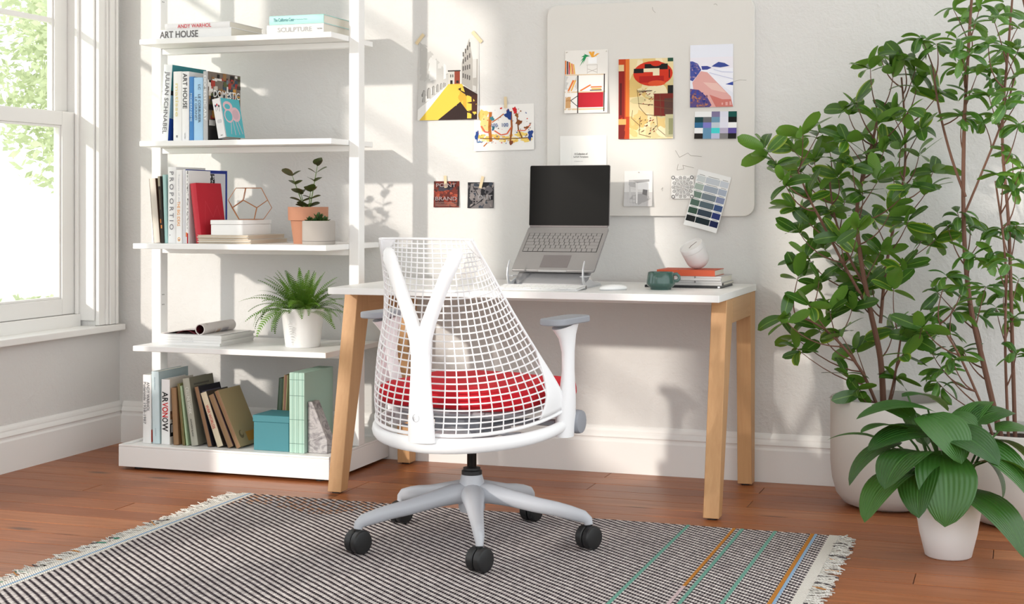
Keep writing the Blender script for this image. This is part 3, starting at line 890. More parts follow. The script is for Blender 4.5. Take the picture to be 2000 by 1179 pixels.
link('lid', MB().prism(rrect(-0.072, 0.072, -0.122, 0.122, 0.013, 5), 'z', 0.0405, 0.0575).mesh('lid', 0.003, 2, smooth=True), M_WHITE, wb)

# copper wire ornament: faceted cage of a flat-topped dodecahedral form
M_COPPER = mat('copper_wire', (196, 138, 98), 0.3, metal=0.9)
wo = thing('wire_ornament', 'copper wire faceted geometric ornament on the white box', 'ornament', (0.826, -0.345, 0.9637), (0, 0, R(10)))
Hh = 0.124
ring = lambda r_, z_, a0: [Vector((r_ * math.cos(a0 + 2 * PI * i / 5), r_ * math.sin(a0 + 2 * PI * i / 5), z_)) for i in range(5)]
A0 = R(-54)
b0, b1, b2, b3 = ring(0.052, 0.0016, A0), ring(0.084, Hh * 0.38, A0), ring(0.084, Hh * 0.62, A0 + PI / 5), ring(0.054, Hh, A0 + PI / 5)
seg = []
for i in range(5):
    j = (i + 1) % 5
    seg += [(b0[i], b0[j]), (b0[i], b1[i]), (b1[i], b2[i]), (b2[i], b1[j]), (b2[i], b3[i]), (b3[i], b3[j])]
for p_, q_ in seg:
    link('wire', MB().tube([p_, q_], 0.0014, 6).mesh('wire', smooth=True), M_COPPER, wo)

# terracotta pot with dark-leaved plant
def leaf_mesh(name, L_, w_, droop=0.0, fold=0.1, nu=4, nv=8, tip=1.0, curl=0.0, base=0.0, heart=0.0, thick=0.0, wave=0.0):
    """leaf along +y from the origin, z up; uv: u across, v along"""
    me = bpy.data.meshes.new(name)
    vs, fs, uvs = [], [], []
    ang, y, zz = 0.0, 0.0, 0.0
    prev = 0.0
    pts = []
    for j in range(nv + 1):
        v = j / nv
        a = -droop * v
        if j:
            y += L_ / nv * math.cos(a); zz += L_ / nv * math.sin(a)
        pts.append((y, zz, a))
    for j in range(nv + 1):
        v = j / nv
        y, zz, a = pts[j]
        prof_ = (math.sin(PI * min(v ** (0.80 if not heart else 0.55), 1.0)) ** (0.8 if tip > 0.9 else 0.65))
        if tip < 0.45:
            prof_ = (v ** 0.75) * (1 - v) ** 0.38 / 0.531
        elif tip < 0.9:
            prof_ = (v ** 0.58) * (1 - v) ** 0.50 / 0.473
        if heart:
            prof_ = (v ** 0.40) * (1 - v) ** 0.72 * 2.0
        hw = max(w_ / 2 * prof_, 0.0004)
        for i in range(nu + 1):
            u = i / nu * 2 - 1
            back = -heart * L_ * 0.10 * (abs(u) ** 1.5) * max(0, 1 - v * 4)
            z2 = fold * hw * (abs(u)) - curl * hw * u * u + wave * hw * math.sin(v * 14) * abs(u)
            vs.append((u * hw, y + back - z2 * math.sin(a), zz + z2 * math.cos(a)))
            uvs.append((i / nu, v))
    for j in range(nv):
        for i in range(nu):
            o = j * (nu + 1) + i
            fs.append((o, o + 1, o + nu + 2, o + nu + 1))
    me.from_pydata(vs, [], fs)
    ul = me.uv_layers.new(name='UVMap')
    for p_ in me.polygons:
        p_.use_smooth = True
        for li in p_.loop_indices:
            ul.data[li].uv = uvs[me.loops[li].vertex_index]
    return me

def aim(direction, roll=0.0, up=Vector((0, 0, 1))):
    """euler that turns +y to direction keeping +z upward"""
    y = Vector(direction).normalized()
    x = y.cross(up)
    if x.length < 1e-4:
        x = Vector((1, 0, 0))
    x.normalize()
    zz = x.cross(y)
    m = Matrix((x, y, zz)).transposed()
    return (m @ Matrix.Rotation(roll, 3, 'Y')).to_euler()

M_TERRA = mat('terracotta', (176, 124, 98), 0.85, bump=(60, 0.25, 0.002))
tp = thing('potted_plant', 'dark round leaved plant in a terracotta pot on the third shelf', 'plant', (1.066, -0.32, 0.8722))
link('pot', MB().lathe([(0.0, 0.0), (0.056, 0.0), (0.068, 0.090), (0.077, 0.0905), (0.078, 0.142), (0.070, 0.142), (0.066, 0.122)], 40).mesh('pot', smooth=True), M_TERRA, tp)
link('soil', MB().lathe([(0.0, 0.124), (0.066, 0.122)], 24).mesh('soil', smooth=True), M_SOIL, tp)
kal = leaf_mesh('leaf', 0.046, 0.036, 0.2, 0.15, tip=0.5); kal.materials.append(M_KAL)
rk = random.Random(4)
for (x0, x1, y1, ztop, n) in ((0.004, 0.030, 0.02, 0.305, 10), (-0.010, -0.058, -0.02, 0.262, 8), (0.0, 0.020, -0.02, 0.20, 4), (-0.01, -0.035, 0.01, 0.19, 4)):
    path = [Vector((x0 + (x1 - x0) * f, y1 * f, 0.118 + (ztop - 0.118) * f)) for f in (0, 0.25, 0.5, 0.75, 1)]
    link('stem', MB().tube(path, [0.0022, 0.002, 0.0018, 0.0015, 0.001], 6).mesh('stem', smooth=True), M_STEM, tp)
    for i in range(n):
        f = 0.30 + 0.70 * (i // 2) / max(1, (n - 1) // 2)
        p_ = path[0].lerp(path[-1], min(f, 1))
        a = (i % 2) * PI + (i // 2) * 1.2 + 0.4
        d_ = Vector((math.cos(a), math.sin(a), 0.35 + 0.4 * f))
        link('leaf', kal, None, tp, p_, aim(d_, rk.uniform(-0.5, 0.5)), (0.8 + 0.35 * rk.random(),) * 3)
link('leaf', kal, None, tp, (0.031, 0.02, 0.300), aim((0.5, -0.3, 0.9)), (0.8,) * 3)

M_CONC = mat('concrete_grey', (168, 161, 154), 0.9, bump=(45, 0.5, 0.002))
cp = thing('potted_succulent', 'green rosette succulent in a low grey concrete pot', 'plant', (1.160, -0.418, 0.8722))
link('pot', MB().lathe([(0.0, 0.0), (0.060, 0.0), (0.062, 0.003), (0.062, 0.0875), (0.060, 0.090), (0.055, 0.0895), (0.054, 0.078)], 40).mesh('pot', smooth=True, angle=45), M_CONC, cp)
link('groove', MB().lathe([(0.0622, 0.012), (0.0626, 0.013), (0.0622, 0.014)], 40).mesh('groove'), mat('groove_grey', (120, 116, 112), 0.9), cp)
link('soil', MB().lathe([(0.0, 0.081), (0.055, 0.079)], 24).mesh('soil'), mat('gravel', (150, 136, 120), 1.0, bump=(200, 1, 0.004)), cp)
sl = leaf_mesh('leaf', 0.040, 0.024, -0.5, 0.35, tip=1.0); sl.materials.append(M_SUCC)
for (cx, cy, sc) in ((0.0, 0.0, 1.0), (-0.030, -0.018, 0.62), (0.032, -0.012, 0.66), (0.0, -0.034, 0.5)):
    for tier, (n, el, s_) in enumerate(((8, 0.22, 1.0), (7, 0.65, 0.9), (5, 1.1, 0.72), (3, 1.35, 0.55))):
        for i in range(n):
            a = 2 * PI * i / n + tier * 0.45 + cx * 30
            link('leaf', sl, None, cp, (cx, cy, 0.083 + 0.006 * tier * sc), aim((math.cos(a) * math.cos(el), math.sin(a) * math.cos(el), math.sin(el))), (s_ * sc,) * 3)

# --- fourth shelf, z 0.473: magazines and the fern
zz = 0.4733
rot4 = R(0)
for i in range(4):
    lab = ['white magazine at the bottom of the stack on the fourth shelf', 'white magazine second from the bottom of the stack', 'white magazine third from the bottom of the stack', 'white magazine right under the open magazine'][i]
    th = 0.0098
    mg = thing('magazine', lab, 'magazine', (0.470 + 0.003 * (i % 2), -0.428 + 0.002 * i, zz), (0, 0, R(0.5 * (i % 3) - 0.5)))
    link('cover', MB().box(0, 0.272, 0, 0.262, 0, 0.0006).box(0, 0.272, 0, 0.262, th - 0.0006, th).box(0, 0.272, -0.0006, 0.0, 0, th).mesh('cover'), mat('magazine_cover', (240, 238, 236), 0.35), mg)
    link('pages', box_mesh('pages', 0.0008, 0.2712, 0.0002, 0.261, 0.0007, th - 0.0007), mat('magazine_pages', (236, 234, 230), 0.7), mg)
    if i in (1, 2):
        link('spine_lettering', text_mesh('spine_lettering', 'KINFOLK' if i == 2 else 'MAGAZINE', 0.05, 0.005), ink((206, 206, 208)), mg, (0.125, -0.0012, th / 2), ROT_FRONT)
    zz += th + 0.0003
om = thing('open_magazine', 'open magazine with one half rolled over on the stack', 'magazine', (0.470, -0.424, zz))
M_MAG = mat('glossy_page', (214, 206, 202), 0.3)
def sheet(fn, n, y0, y1, th=0.0012):
    up_ = [fn(i / n) for i in range(n + 1)]
    poly = [(x, z_) for x, z_ in up_] + [(x, z_ - th) for x, z_ in up_[::-1]]
    return MB().prism(poly, 'y', y0, y1)
link('cover', sheet(lambda f: (0.002 + 0.266 * f, 0.0020), 6, 0.0, 0.25).mesh('cover'), mat('magazine_cover'), om)
link('left_pages', sheet(lambda f: (0.003 + 0.150 * f, 0.0045 + 0.017 * math.sin(PI * 0.5 * f) ** 1.5), 14, 0.004, 0.245, 0.0022).mesh('left_pages', smooth=True, angle=60), M_MAG, om)
link('left_block', sheet(lambda f: (0.070 + 0.085 * f, 0.0045 + 0.013 * math.sin(PI * f) ** 1.0), 14, 0.006, 0.240, 0.0016).mesh('left_block', smooth=True, angle=60), mat('page_wine', (120, 40, 50), 0.4), om)
def roll(f):
    a = -PI * 0.5 + f * PI * 1.95
    r_ = 0.0195
    return (0.178 + r_ * math.cos(a), 0.0225 + r_ * math.sin(a))
rl = link('rolled_pages', sheet(roll, 30, 0.004, 0.246, 0.0).mesh('rolled_pages', smooth=True), mat('page_rolled', (222, 214, 210), 0.35), om)
rl.modifiers.new('thick', 'SOLIDIFY').thickness = 0.0024
def rollin(f):
    a = -PI * 0.5 + f * PI * 1.95
    return (0.178 + 0.0165 * math.cos(a), 0.0225 + 0.0165 * math.sin(a))
link('wine_page', sheet(rollin, 30, 0.0045, 0.2455, 0.0).mesh('wine_page', smooth=True), mat('page_wine'), om)
for a, b, c in ((0.03, 0.09, (168, 136, 126)), (0.10, 0.13, (206, 170, 150)), (0.14, 0.19, (196, 190, 196))):
    def rb(f):
        an = -PI * 0.35 + f * PI * 1.7
        return (0.178 + 0.0212 * math.cos(an), 0.0225 + 0.0212 * math.sin(an))
    link('page_photo', sheet(rb, 24, a, b, 0.0).mesh('page_photo', smooth=True), mat('pagephoto_%d' % c[0], c, 0.35), om)

fe = thing('potted_fern', 'bushy green fern in a white tapered pot on the fourth shelf', 'plant', (1.045, -0.325, 0.4733))
link('pot', MB().lathe([(0.0, 0.0), (0.064, 0.0), (0.067, 0.002), (0.083, 0.138), (0.085, 0.140), (0.085, 0.150), (0.081, 0.150), (0.079, 0.135)], 44).mesh('pot', smooth=True, angle=50), mat('pot_white', (244, 243, 242), 0.35), fe)
link('soil', MB().lathe([(0.0, 0.137), (0.079, 0.135)], 24).mesh('soil'), M_SOIL, fe)
def frond_mesh(L_, droop, nleaf=20, lw=0.026, lift=0.0):
    me = bpy.data.meshes.new('frond')
    vs, fs, uv = [], [], []
    N = 60
    pts, y, z_ = [], 0.0, 0.0
    for i in range(N + 1):
        f = i / N
        a = lift - droop * f ** 1.3
        pts.append((y, z_, a))
        y += L_ / N * math.cos(a); z_ += L_ / N * math.sin(a)
    def P(f):
        i = min(int(f * N), N - 1); t_ = f * N - i
        return tuple(pts[i][q] * (1 - t_) + pts[i + 1][q] * t_ for q in range(3))
    def quad(a, b, c, d):
        o = len(vs); vs.extend([a, b, c, d]); fs.append((o, o + 1, o + 2, o + 3)); uv.extend([(0.3, 0), (0.7, 0), (0.7, 1), (0.3, 1)])
    for i in range(12):
        p0, p1 = P(i / 12), P((i + 1) / 12)
        quad((-0.0008, p0[0], p0[1]), (0.0008, p0[0], p0[1]), (0.0008, p1[0], p1[1]), (-0.0008, p1[0], p1[1]))
    for i in range(nleaf):
        f = 0.12 + 0.87 * i / (nleaf - 1)
        y_, zz_, a = P(f)
        w = lw * (math.sin(PI * (0.12 + 0.86 * f) ** 0.8) ** 0.7 + 0.05)
        lb = L_ / nleaf * 0.27
        for sg in (-1, 1):
            ty, tz = math.cos(a), math.sin(a)
            b0 = (0, y_ - lb * ty, zz_ - lb * tz); b1 = (0, y_ + lb * ty, zz_ + lb * tz)
            m0 = (sg * w * 0.6, y_ + (0.25 * w - lb * 0.9) * ty, zz_ + (0.25 * w - lb * 0.9) * tz + w * 0.10)
            m1 = (sg * w * 0.6, y_ + (0.25 * w + lb * 0.9) * ty, zz_ + (0.25 * w + lb * 0.9) * tz + w * 0.10)
            tp_ = (sg * w, y_ + 0.48 * w * ty, zz_ + 0.48 * w * tz - w * 0.08)
            o = len(vs)
            vs.extend([b0, b1, m1, m0, tp_])
            uv.extend([(0.2, 0), (0.8, 0), (0.8, .5), (0.2, .5), (0.2, 1)])
            fs.append((o, o + 1, o + 2, o + 3) if sg > 0 else (o + 3, o + 2, o + 1, o))
            fs.append((o + 3, o + 2, o + 4) if sg > 0 else (o + 4, o + 2, o + 3))
    me.from_pydata(vs, [], fs)
    ul = me.uv_layers.new(name='UVMap')
    for p_ in me.polygons:
        for li in p_.loop_indices:
            ul.data[li].uv = uv[me.loops[li].vertex_index]
    me.materials.append(M_FERN)
    return me
FR = [frond_mesh(0.20, 0.7), frond_mesh(0.235, 1.1), frond_mesh(0.22, 1.7), frond_mesh(0.18, 0.35, 20, 0.019), frond_mesh(0.205, 1.9, 20)]
rf = random.Random(21)
for i in range(78):
    a = i * 2.39996 + rf.uniform(-0.2, 0.2)
    q = i / 77
    el = R(80) * (1 - q) + R(8) * q + rf.uniform(-0.15, 0.15)
    r0 = 0.012 + 0.05 * q
    me = FR[3] if q < 0.2 else (FR[0] if q < 0.4 else (FR[1] if q < 0.65 else rf.choice([FR[2], FR[4], FR[1]])))
    d_ = Vector((math.cos(a) * math.cos(el), math.sin(a) * math.cos(el), math.sin(el)))
    if d_.y > 0.3 and el < R(45):
        d_.y *= 0.75
    sc = rf.uniform(0.72, 1.0)
    if d_.x > 0.35:
        sc *= 0.80
    link('frond', me, None, fe, (r0 * math.cos(a), r0 * math.sin(a), 0.138), aim(d_, rf.uniform(-0.25, 0.25)), (sc,) * 3)

# --- base tray, z 0.0885
z = 0.0886
Y5 = -0.47
book('white book with grey two line lettering at the left end of the base', 0.037, 0.268, 0.205, (240, 238, 236), loc=(0.4225, Y5, z), rot=(0, R(0), 0), texts=[('ANDY WARHOL', 0.115, 0.013, 0.025, 0.183, (110, 108, 110)), ('Polaroids 1958-1987', 0.165, 0.011, 0.010, 0.158, (124, 122, 124))],
     cover=[((236, 236, 234), rect(0, 0, 1, 1)), ((206, 70, 50), rect(0, 0.02, 0.1, 0.2))])
book('pale blue tall book with plain cover on the shelf base', 0.032, 0.282, 0.215, (206, 222, 226), loc=(0.4670, Y5, z + 0.0003), rot=(0, R(-1.2), 0), texts=[('Aberrant Architecture', 0.05, 0.006, 0.016, 0.235, (150, 170, 180)), ('phaidon', 0.03, 0.006, 0.016, 0.045, (160, 178, 186))],
     cover=[((190, 206, 208), rect(0, 0, 1, 1)), ((122, 138, 142), rect(0.28, 0.862, 0.80, 0.885)), ((160, 178, 180), rect(0.32, 0.80, 0.85, 0.835))])
an_ = [((246, 245, 244), rect(0, 0, 1, 1))]
anc = [((226, 218, 206), rect(0, 0, 1, 1))] + collage(random.Random(2), 60, [(60, 50, 44), (120, 90, 70), (200, 180, 150), (160, 120, 90), (30, 28, 30)], 0, 0.15, 1, 0.75) + [((24, 22, 24), rect(0, 0.12, 0.8, 0.32)), ((200, 40, 50), rect(0.3, 0.2, 0.6, 0.26)), ((230, 228, 224), rect(0.05, 0.18, 0.22, 0.30))]
bk3 = book('white book with bold black and red vertical capitals', 0.037, 0.253, 0.172, (244, 243, 242), loc=(0.5060, Y5, z), cover=anc)
for s_, tw, cz, c in (('AR', 0.042, 0.185, (24, 22, 24)), ('VON', 0.058, 0.135, (204, 30, 36)), ('O', 0.018, 0.095, (24, 22, 24)), ('W', 0.034, 0.068, (24, 22, 24))):
    link('spine_lettering', text_mesh('spine_lettering', s_, tw, 0.026, bold=0.02), ink(c), bk3, (0.0185, -0.0036, cz), ROT_SPINE)
LEAN = []
def lean(label, x, deg, w, h, d, col, **kw):
    """row of books leaning left, each resting on its left neighbour"""
    th = R(deg)
    for (x0, t0, w0, h0) in LEAN[-2:]:
        zt = h * math.cos(th)
        top0 = w0 * math.sin(t0) + h0 * math.cos(t0)
        if zt <= top0:
            need = h * math.sin(th) + x0 + w0 * math.cos(t0) - (zt - w0 * math.sin(t0)) * math.tan(t0)
        else:
            need = x0 + w0 * math.cos(t0) - h0 * math.sin(t0) + top0 * math.tan(th)
        need = max(need, x0 + w0 / math.cos(t0))
        x = max(x, need + 0.0008)
    LEAN.append((x, th, w, h))
    return book(label, w, h, d, col, loc=(x, Y5, z), rot=(0, -th, 0), **kw)
LEAN.append((0.5060, 0.0, 0.037, 0.253))
lean('worn brown book leaning beside the white art book', 0.560, 3.0, 0.024, 0.222, 0.15, (132, 98, 66), spine=(150, 116, 82), pages=M_PAGE_OLD)
lean('thin olive book leaning between brown and grey books', 0.600, 5.5, 0.010, 0.240, 0.15, (142, 140, 88), spine=(120, 96, 60), pages=M_PAGE_OLD)
lean('thin pale green paperback leaning next to olive book', 0.614, 7.0, 0.008, 0.232, 0.15, (176, 196, 160), soft=True)
gcov = [((128, 124, 108), rect(0, 0, 1, 1)), ((96, 94, 84), rect(0.15, 0.88, 0.8, 0.905)), ((96, 94, 84), rect(0.2, 0.84, 0.7, 0.86)), ((150, 148, 132), blob(0.45, 0.18, 0.16, 0.10)), ((128, 124, 108), blob(0.50, 0.19, 0.12, 0.07))]
lean('grey green book with pale lettering leaning left', 0.640, 9.0, 0.031, 0.262, 0.175, (148, 146, 130), spine=(176, 174, 160), texts=[('CELLINI WORK', 0.105, 0.014, 0.017, 0.175, (220, 220, 210)), ('ANTHONY BLANC', 0.070, 0.007, 0.015, 0.07, (70, 68, 62))], cover=gcov)
lean('brown backed book leaning beside the grey green book', 0.712, 15.0, 0.020, 0.235, 0.16, (46, 40, 42), spine=(142, 106, 74), pages=M_PAGE_OLD, cover=[((40, 38, 46), rect(0, 0, 1, 1)), ((90, 90, 110), rect(0.1, 0.88, 0.95, 0.91))])
lean('cream spined book with red lettering leaning left', 0.752, 20.0, 0.029, 0.218, 0.16, (66, 56, 44), spine=(222, 208, 180), pages=M_PAGE_OLD, texts=[('WAR WORLDS', 0.095, 0.013, 0.014, 0.12, (200, 84, 74))])
lean('brown book with dark purple cover leaning steeply', 0.800, 23.5, 0.026, 0.215, 0.16, (70, 50, 56), spine=(150, 118, 84), pages=M_PAGE_OLD)
tc_ = [((170, 150, 112), rect(0, 0, 1, 1)), ((196, 140, 60), rect(0.45, 0.06, 0.95, 0.22)), ((120, 104, 76), blob(0.25, 0.2, 0.1, 0.07)), ((170, 150, 112), blob(0.28, 0.22, 0.06, 0.04))]
lean('tan book with small bird emblem leaning at the end', 0.838, 24.5, 0.018, 0.235, 0.165, (160, 138, 100), spine=(150, 112, 80), pages=M_PAGE_OLD, cover=tc_)
book('dark green book standing behind the turquoise box', 0.020, 0.255, 0.17, (52, 72, 56), loc=(0.9110, -0.30, z), rot=(0, R(4), 0), pages=M_PAGE_OLD)
book('olive green book standing behind the turquoise box', 0.016, 0.268, 0.185, (168, 164, 120), spine=(120, 84, 66), loc=(0.9370, -0.30, z), rot=(0, R(3), 0), pages=M_PAGE_OLD, cover=[((172, 168, 124), rect(0, 0, 1, 1)), ((140, 136, 96), rect(0.3, 0.62, 0.75, 0.64))])
M_TEAL = mat('teal_card', (58, 126, 136), 0.55)
tb = thing('keepsake_box', 'turquoise lidded card box on the shelf base', 'box', (0.986, -0.388, z))
link('body', box_mesh('body', -0.0745, 0.0745, -0.082, 0.062, 0, 0.108, 0.001, 1), M_TEAL, tb)
link('lid', MB().box(-0.0775, 0.0775, -0.085, 0.065, 0.1085, 0.1335).mesh('lid', 0.0012, 1), M_TEAL, tb)
M_MINT = mat('mint_cloth', (176, 206, 192), 0.75)
for i in range(3):
    lab = ['mint green folio nearest the turquoise box', 'mint green folio in the middle of the three', 'mint green folio nearest the marble bookend'][i]
    w_ = (0.019, 0.019, 0.024)[i]
    fo = thing('folio', lab, 'book', (1.0700 + (0, 0.0195, 0.039)[i], -0.484, z))
    link('cover', box_mesh('cover', 0, w_, 0, 0.245, 0, 0.302, 0.0015, 1), M_MINT, fo)
    link('spine_groove', box_mesh('spine_groove', w_ * 0.62, w_ * 0.62 + 0.0012, -0.0006, 0.0, 0.002, 0.300), mat('mint_dark', (110, 160, 146), 0.8), fo)
    for zz_ in (0.035, 0.125, 0.215, 0.275):
        link('stitch', box_mesh('stitch', 0.0005, w_ - 0.0005, -0.0011, -0.0003, zz_, zz_ + 0.0014), mat('stitch_dark', (92, 120, 112), 0.8), fo)
k = NT('marble_grey', 0.35, 0.5)
tcn = k.n('ShaderNodeTexCoord')
nz = k.noise(k.mapping(tcn.outputs['Object'], (12, 12, 22)), 1.2, 7, 0.65, 2.0)
c = k.ramp(nz, [(0.30, rgb(96, 92, 94)), (0.45, rgb(150, 146, 148)), (0.55, rgb(186, 182, 182)), (0.7, rgb(140, 136, 138))])
k.l(c, k.b.inputs['Base Color'])
tag(link('bookend', MB().prism([(0, 0), (0.080, 0), (0.080, 0.050), (0.018, 0.192), (0.0, 0.192)], 'y', 0, 0.060).mesh('bookend', 0.0015, 1), k.m, None, (1.1365, -0.462, z)),
    'grey veined marble wedge bookend beside mint folios', 'bookend')
# ------------------------------------------------------------------ things on the desk
ZD = 0.7303
M_ALU = mat('aluminium_grey', (142, 139, 138), 0.42, metal=0.25)
M_ALU_D = mat('aluminium_dark', (118, 112, 112), 0.45, metal=0.2)
lt = thing('laptop', 'silver grey laptop with a blank dark screen on a stand', 'laptop', (2.094, -0.235, 0.940))
# screen: nearly upright; deck slopes down toward the viewer
scr = link('screen', None, None, lt)
bpy.data.objects.remove(scr)
scr = link('screen', MB().prism(rrect(-0.155, 0.155, 0.004, 0.230, 0.006, 4), 'y', 0.0, 0.006).mesh('screen', 0.001, 1), M_ALU_D, lt, (0, 0, 0), (R(-4), 0, 0))
link('display', MB().prism(rrect(-0.1535, 0.1535, 0.0055, 0.2285, 0.005, 4), 'y', -0.0012, -0.0002).mesh('display'), mat('dark_glass', (12, 11, 10), 0.35, spec=0.07), scr)
sl_ = math.atan2(0.150, 0.200)   # slope of the deck
deck = link('keyboard_deck', MB().prism(rrect(-0.155, 0.155, -0.252, 0.0, 0.008, 4), 'z', -0.010, 0.0).mesh('keyboard_deck', 0.0015, 1), M_ALU, lt, (0, -0.003, 0), (sl_, 0, 0))
link('touchpad', box_mesh('touchpad', -0.052, 0.052, -0.236, -0.166, 0.0002, 0.0006), M_ALU_D, deck)
link('lid_notch', box_mesh('lid_notch', -0.052, 0.052, -0.2535, -0.2505, -0.006, 0.0004), mat('alu_light', (176, 174, 174), 0.4), deck)
link('hinge', MB().tube([(-0.150, 0.0, 0.002), (0.150, 0.0, 0.002)], 0.0045, 10).mesh('hinge', smooth=True), M_ALU_D, lt)
link('key_well', box_mesh('key_well', -0.141, 0.141, -0.147, -0.037, 0.0001, 0.0004), mat('key_gap', (48, 45, 44), 0.7), deck)
key_meshes = {}
def key(w, h, x, y, parent):
    kk = (round(w, 4), round(h, 4))
    if kk not in key_meshes:
        me = MB().box(-w / 2, w / 2, -h / 2, h / 2, 0, 0.0012).mesh('key', 0.0003, 1); me.materials.append(M_ALU); key_meshes[kk] = me
    link('key', key_meshes[kk], None, parent, (x, y, 0.0005))
pitch = 0.2794 / 14.6
ry = 0.0186
rows = [[1] * 14, [1] * 13 + [1.6], [1.5] + [1] * 12 + [1.1], [1.75] + [1] * 11 + [1.85], [2.2] + [1] * 10 + [2.4], [1, 1, 1, 1, 5.6, 1, 1, 1, 1, 1]]
y = -0.039
for ri, rw in enumerate(rows):
    hh = 0.0125 if ri == 0 else 0.0172
    tot = sum(rw); un = 0.2794 / tot
    x = -0.1397
    for q in rw:
        key(q * un - 0.0022, hh - 0.0006, x + q * un / 2, y - hh / 2, deck)
        x += q * un
    y -= hh + 0.0014
# bent sheet stand
st = thing('laptop_stand', 'brushed silver laptop stand with curved side hooks', 'stand', (2.094, -0.40, ZD))
M_ST = mat('stand_silver', (206, 207, 210), 0.35, metal=0.35)
def plate(f, g):
    x = -0.135 + 0.27 * f
    return Vector((x, -0.070 + 0.130 * g, 0.004 + 0.075 * g ** 0.7))
o = link('back_plate', MB().grid(lambda a, b: plate(a, b), 12, 8).mesh('back_plate', smooth=True), mat('stand_inner', (150, 150, 153), 0.35, metal=0.4), st)
o.modifiers.new('thick', 'SOLIDIFY').thickness = 0.003
for sg in (-1, 1):
    pts = [(0.10, 0.0032), (-0.095, 0.0032), (-0.116, 0.008), (-0.128, 0.024), (-0.132, 0.046), (-0.127, 0.070), (-0.113, 0.090), (-0.104, 0.097), (-0.101, 0.094), (-0.110, 0.080), (-0.117, 0.060), (-0.117, 0.044), (-0.110, 0.028), (-0.094, 0.018), (-0.04, 0.030), (0.03, 0.016), (0.10, 0.010)]
    me = MB().prism(pts, 'x', sg * 0.139 - 0.002, sg * 0.139 + 0.002).mesh('side_hook', 0.0008, 1)
    link('side_hook', me, M_ST, st)
    link('foot', MB().box(sg * 0.139 - 0.005, sg * 0.139 + 0.005, -0.10, 0.10, 0.0, 0.003).mesh('foot', 0.001, 1), M_ST, st)
for sg in (-1, 1):
    link('rest_tab', MB().box(sg * 0.1365 - 0.012, sg * 0.1365 + 0.012, -0.112, -0.060, 0.0395, 0.0420).mesh('rest_tab'), M_ST, st)
# keyboard
kb = thing('keyboard', 'slim white keyboard on the desk in front of the laptop', 'keyboard', (2.105, -0.612, ZD), (0, 0, R(0)))
link('body', MB().prism(rrect(-0.150, 0.150, -0.055, 0.055, 0.006, 4), 'z', 0.0, 0.006).mesh('body', 0.001, 1), mat('kb_alu', (214, 214, 214), 0.4, metal=0.2), kb, (0, 0, 0.003), (R(3.5), 0, 0))
mb = MB()
for r_ in range(5):
    n = [14, 14, 13, 12, 9][r_]
    for i in range(n):
        w_ = 0.286 / n
        mb.box(-0.143 + i * w_ + 0.0009, -0.143 + (i + 1) * w_ - 0.0009, 0.046 - (r_ + 1) * 0.0192 + 0.0012, 0.046 - r_ * 0.0192, 0.0062, 0.0082)
o = link('keys', mb.mesh('keys', 0.0004, 1), mat('kb_key', (243, 243, 242), 0.5), kb, (0, 0, 0.003), (R(3.5), 0, 0))
o['kind'] = 'stuff'
link('battery_tube', MB().tube([(-0.150, 0.050, 0.0075), (0.150, 0.050, 0.0075)], 0.0074, 12).mesh('battery_tube', smooth=True, angle=50), mat('kb_alu'), kb)
link('end_cap', MB().tube([(0.150, 0.050, 0.0075), (0.1515, 0.050, 0.0075)], 0.0062, 12).mesh('end_cap'), mat('kb_cap', (120, 116, 112), 0.5), kb)
# mouse
ms = thing('mouse', 'glossy white mouse lying on the desk right of the keyboard', 'mouse', (2.352, -0.560, ZD), (0, 0, R(-35)))
def shell(a, b):
    ang = 2 * PI * a
    r_ = math.sin(b * PI / 2)
    ex = 0.8
    cx = math.copysign(abs(math.cos(ang)) ** ex, math.cos(ang)); sy = math.copysign(abs(math.sin(ang)) ** ex, math.sin(ang))
    return Vector((0.028 * r_ * cx, 0.056 * r_ * sy, 0.0045 + 0.0155 * math.cos(b * PI / 2) ** 0.8))
link('shell', MB().grid(shell, 32, 10).mesh('shell', smooth=True, weld=True), mat('mouse_white', (244, 244, 243), 0.15), ms)
link('base', MB().prism([(0.0275 * math.cos(2 * PI * i / 28), 0.055 * math.sin(2 * PI * i / 28)) for i in range(28)], 'z', 0, 0.0044).mesh('base'), mat('mouse_grey', (206, 206, 206), 0.4), ms)
# books at the right
def lying(label, x0, x1, y0, y1, z0, th, col, pages=M_PAGE, name='book'):
    b = thing(name, label, 'book', (x0, y0, z0))
    w, d = x1 - x0, y1 - y0
    cm = cover_mat(col, 0.6)
    link('cover', MB().box(0, w, 0, d, 0, 0.0018).box(0, w, 0, d, th - 0.0018, th).box(0, w, -0.0005, 0.0016, 0.0, th).mesh('cover', 0.0005, 1), cm, b)
    link('pages', box_mesh('pages', 0.003, w - 0.002, 0.002, d - 0.003, 0.0019, th - 0.0019), pages, b)
    return b
z = ZD
b = lying('black edged notebook at the bottom of the desk stack', 2.412, 2.684, -0.352, -0.115, z, 0.0085, (30, 30, 32), mat('grey_pages', (150, 148, 146), 0.8)); z += 0.0088
link('spine_label', box_mesh('spine_label', 0.262, 0.270, -0.0012, -0.0006, 0.0015, 0.0068), mat('label_white', (236, 236, 236), 0.6), b)
b = lying('grey notebook with black corner second in the desk stack', 2.425, 2.688, -0.348, -0.12, z, 0.0098, (186, 183, 180)); z += 0.0101
link('corner_patch', box_mesh('corner_patch', 0.2625, 0.2636, 0.004, 0.03, 0.001, 0.0085), mat('black_plastic'), b)
b = lying('light grey notebook with an elastic band in the desk stack', 2.424, 2.687, -0.350, -0.145, z, 0.0225, (196, 193, 192)); z += 0.0228
link('spine_round', MB().tube([(0.001, 0.001, 0.01125), (0.262, 0.001, 0.01125)], [(0.006, 0.0112)] * 2, 12, up=(0, 1, 0)).mesh('spine_round', smooth=True), cover_mat((196, 193, 192)), b)
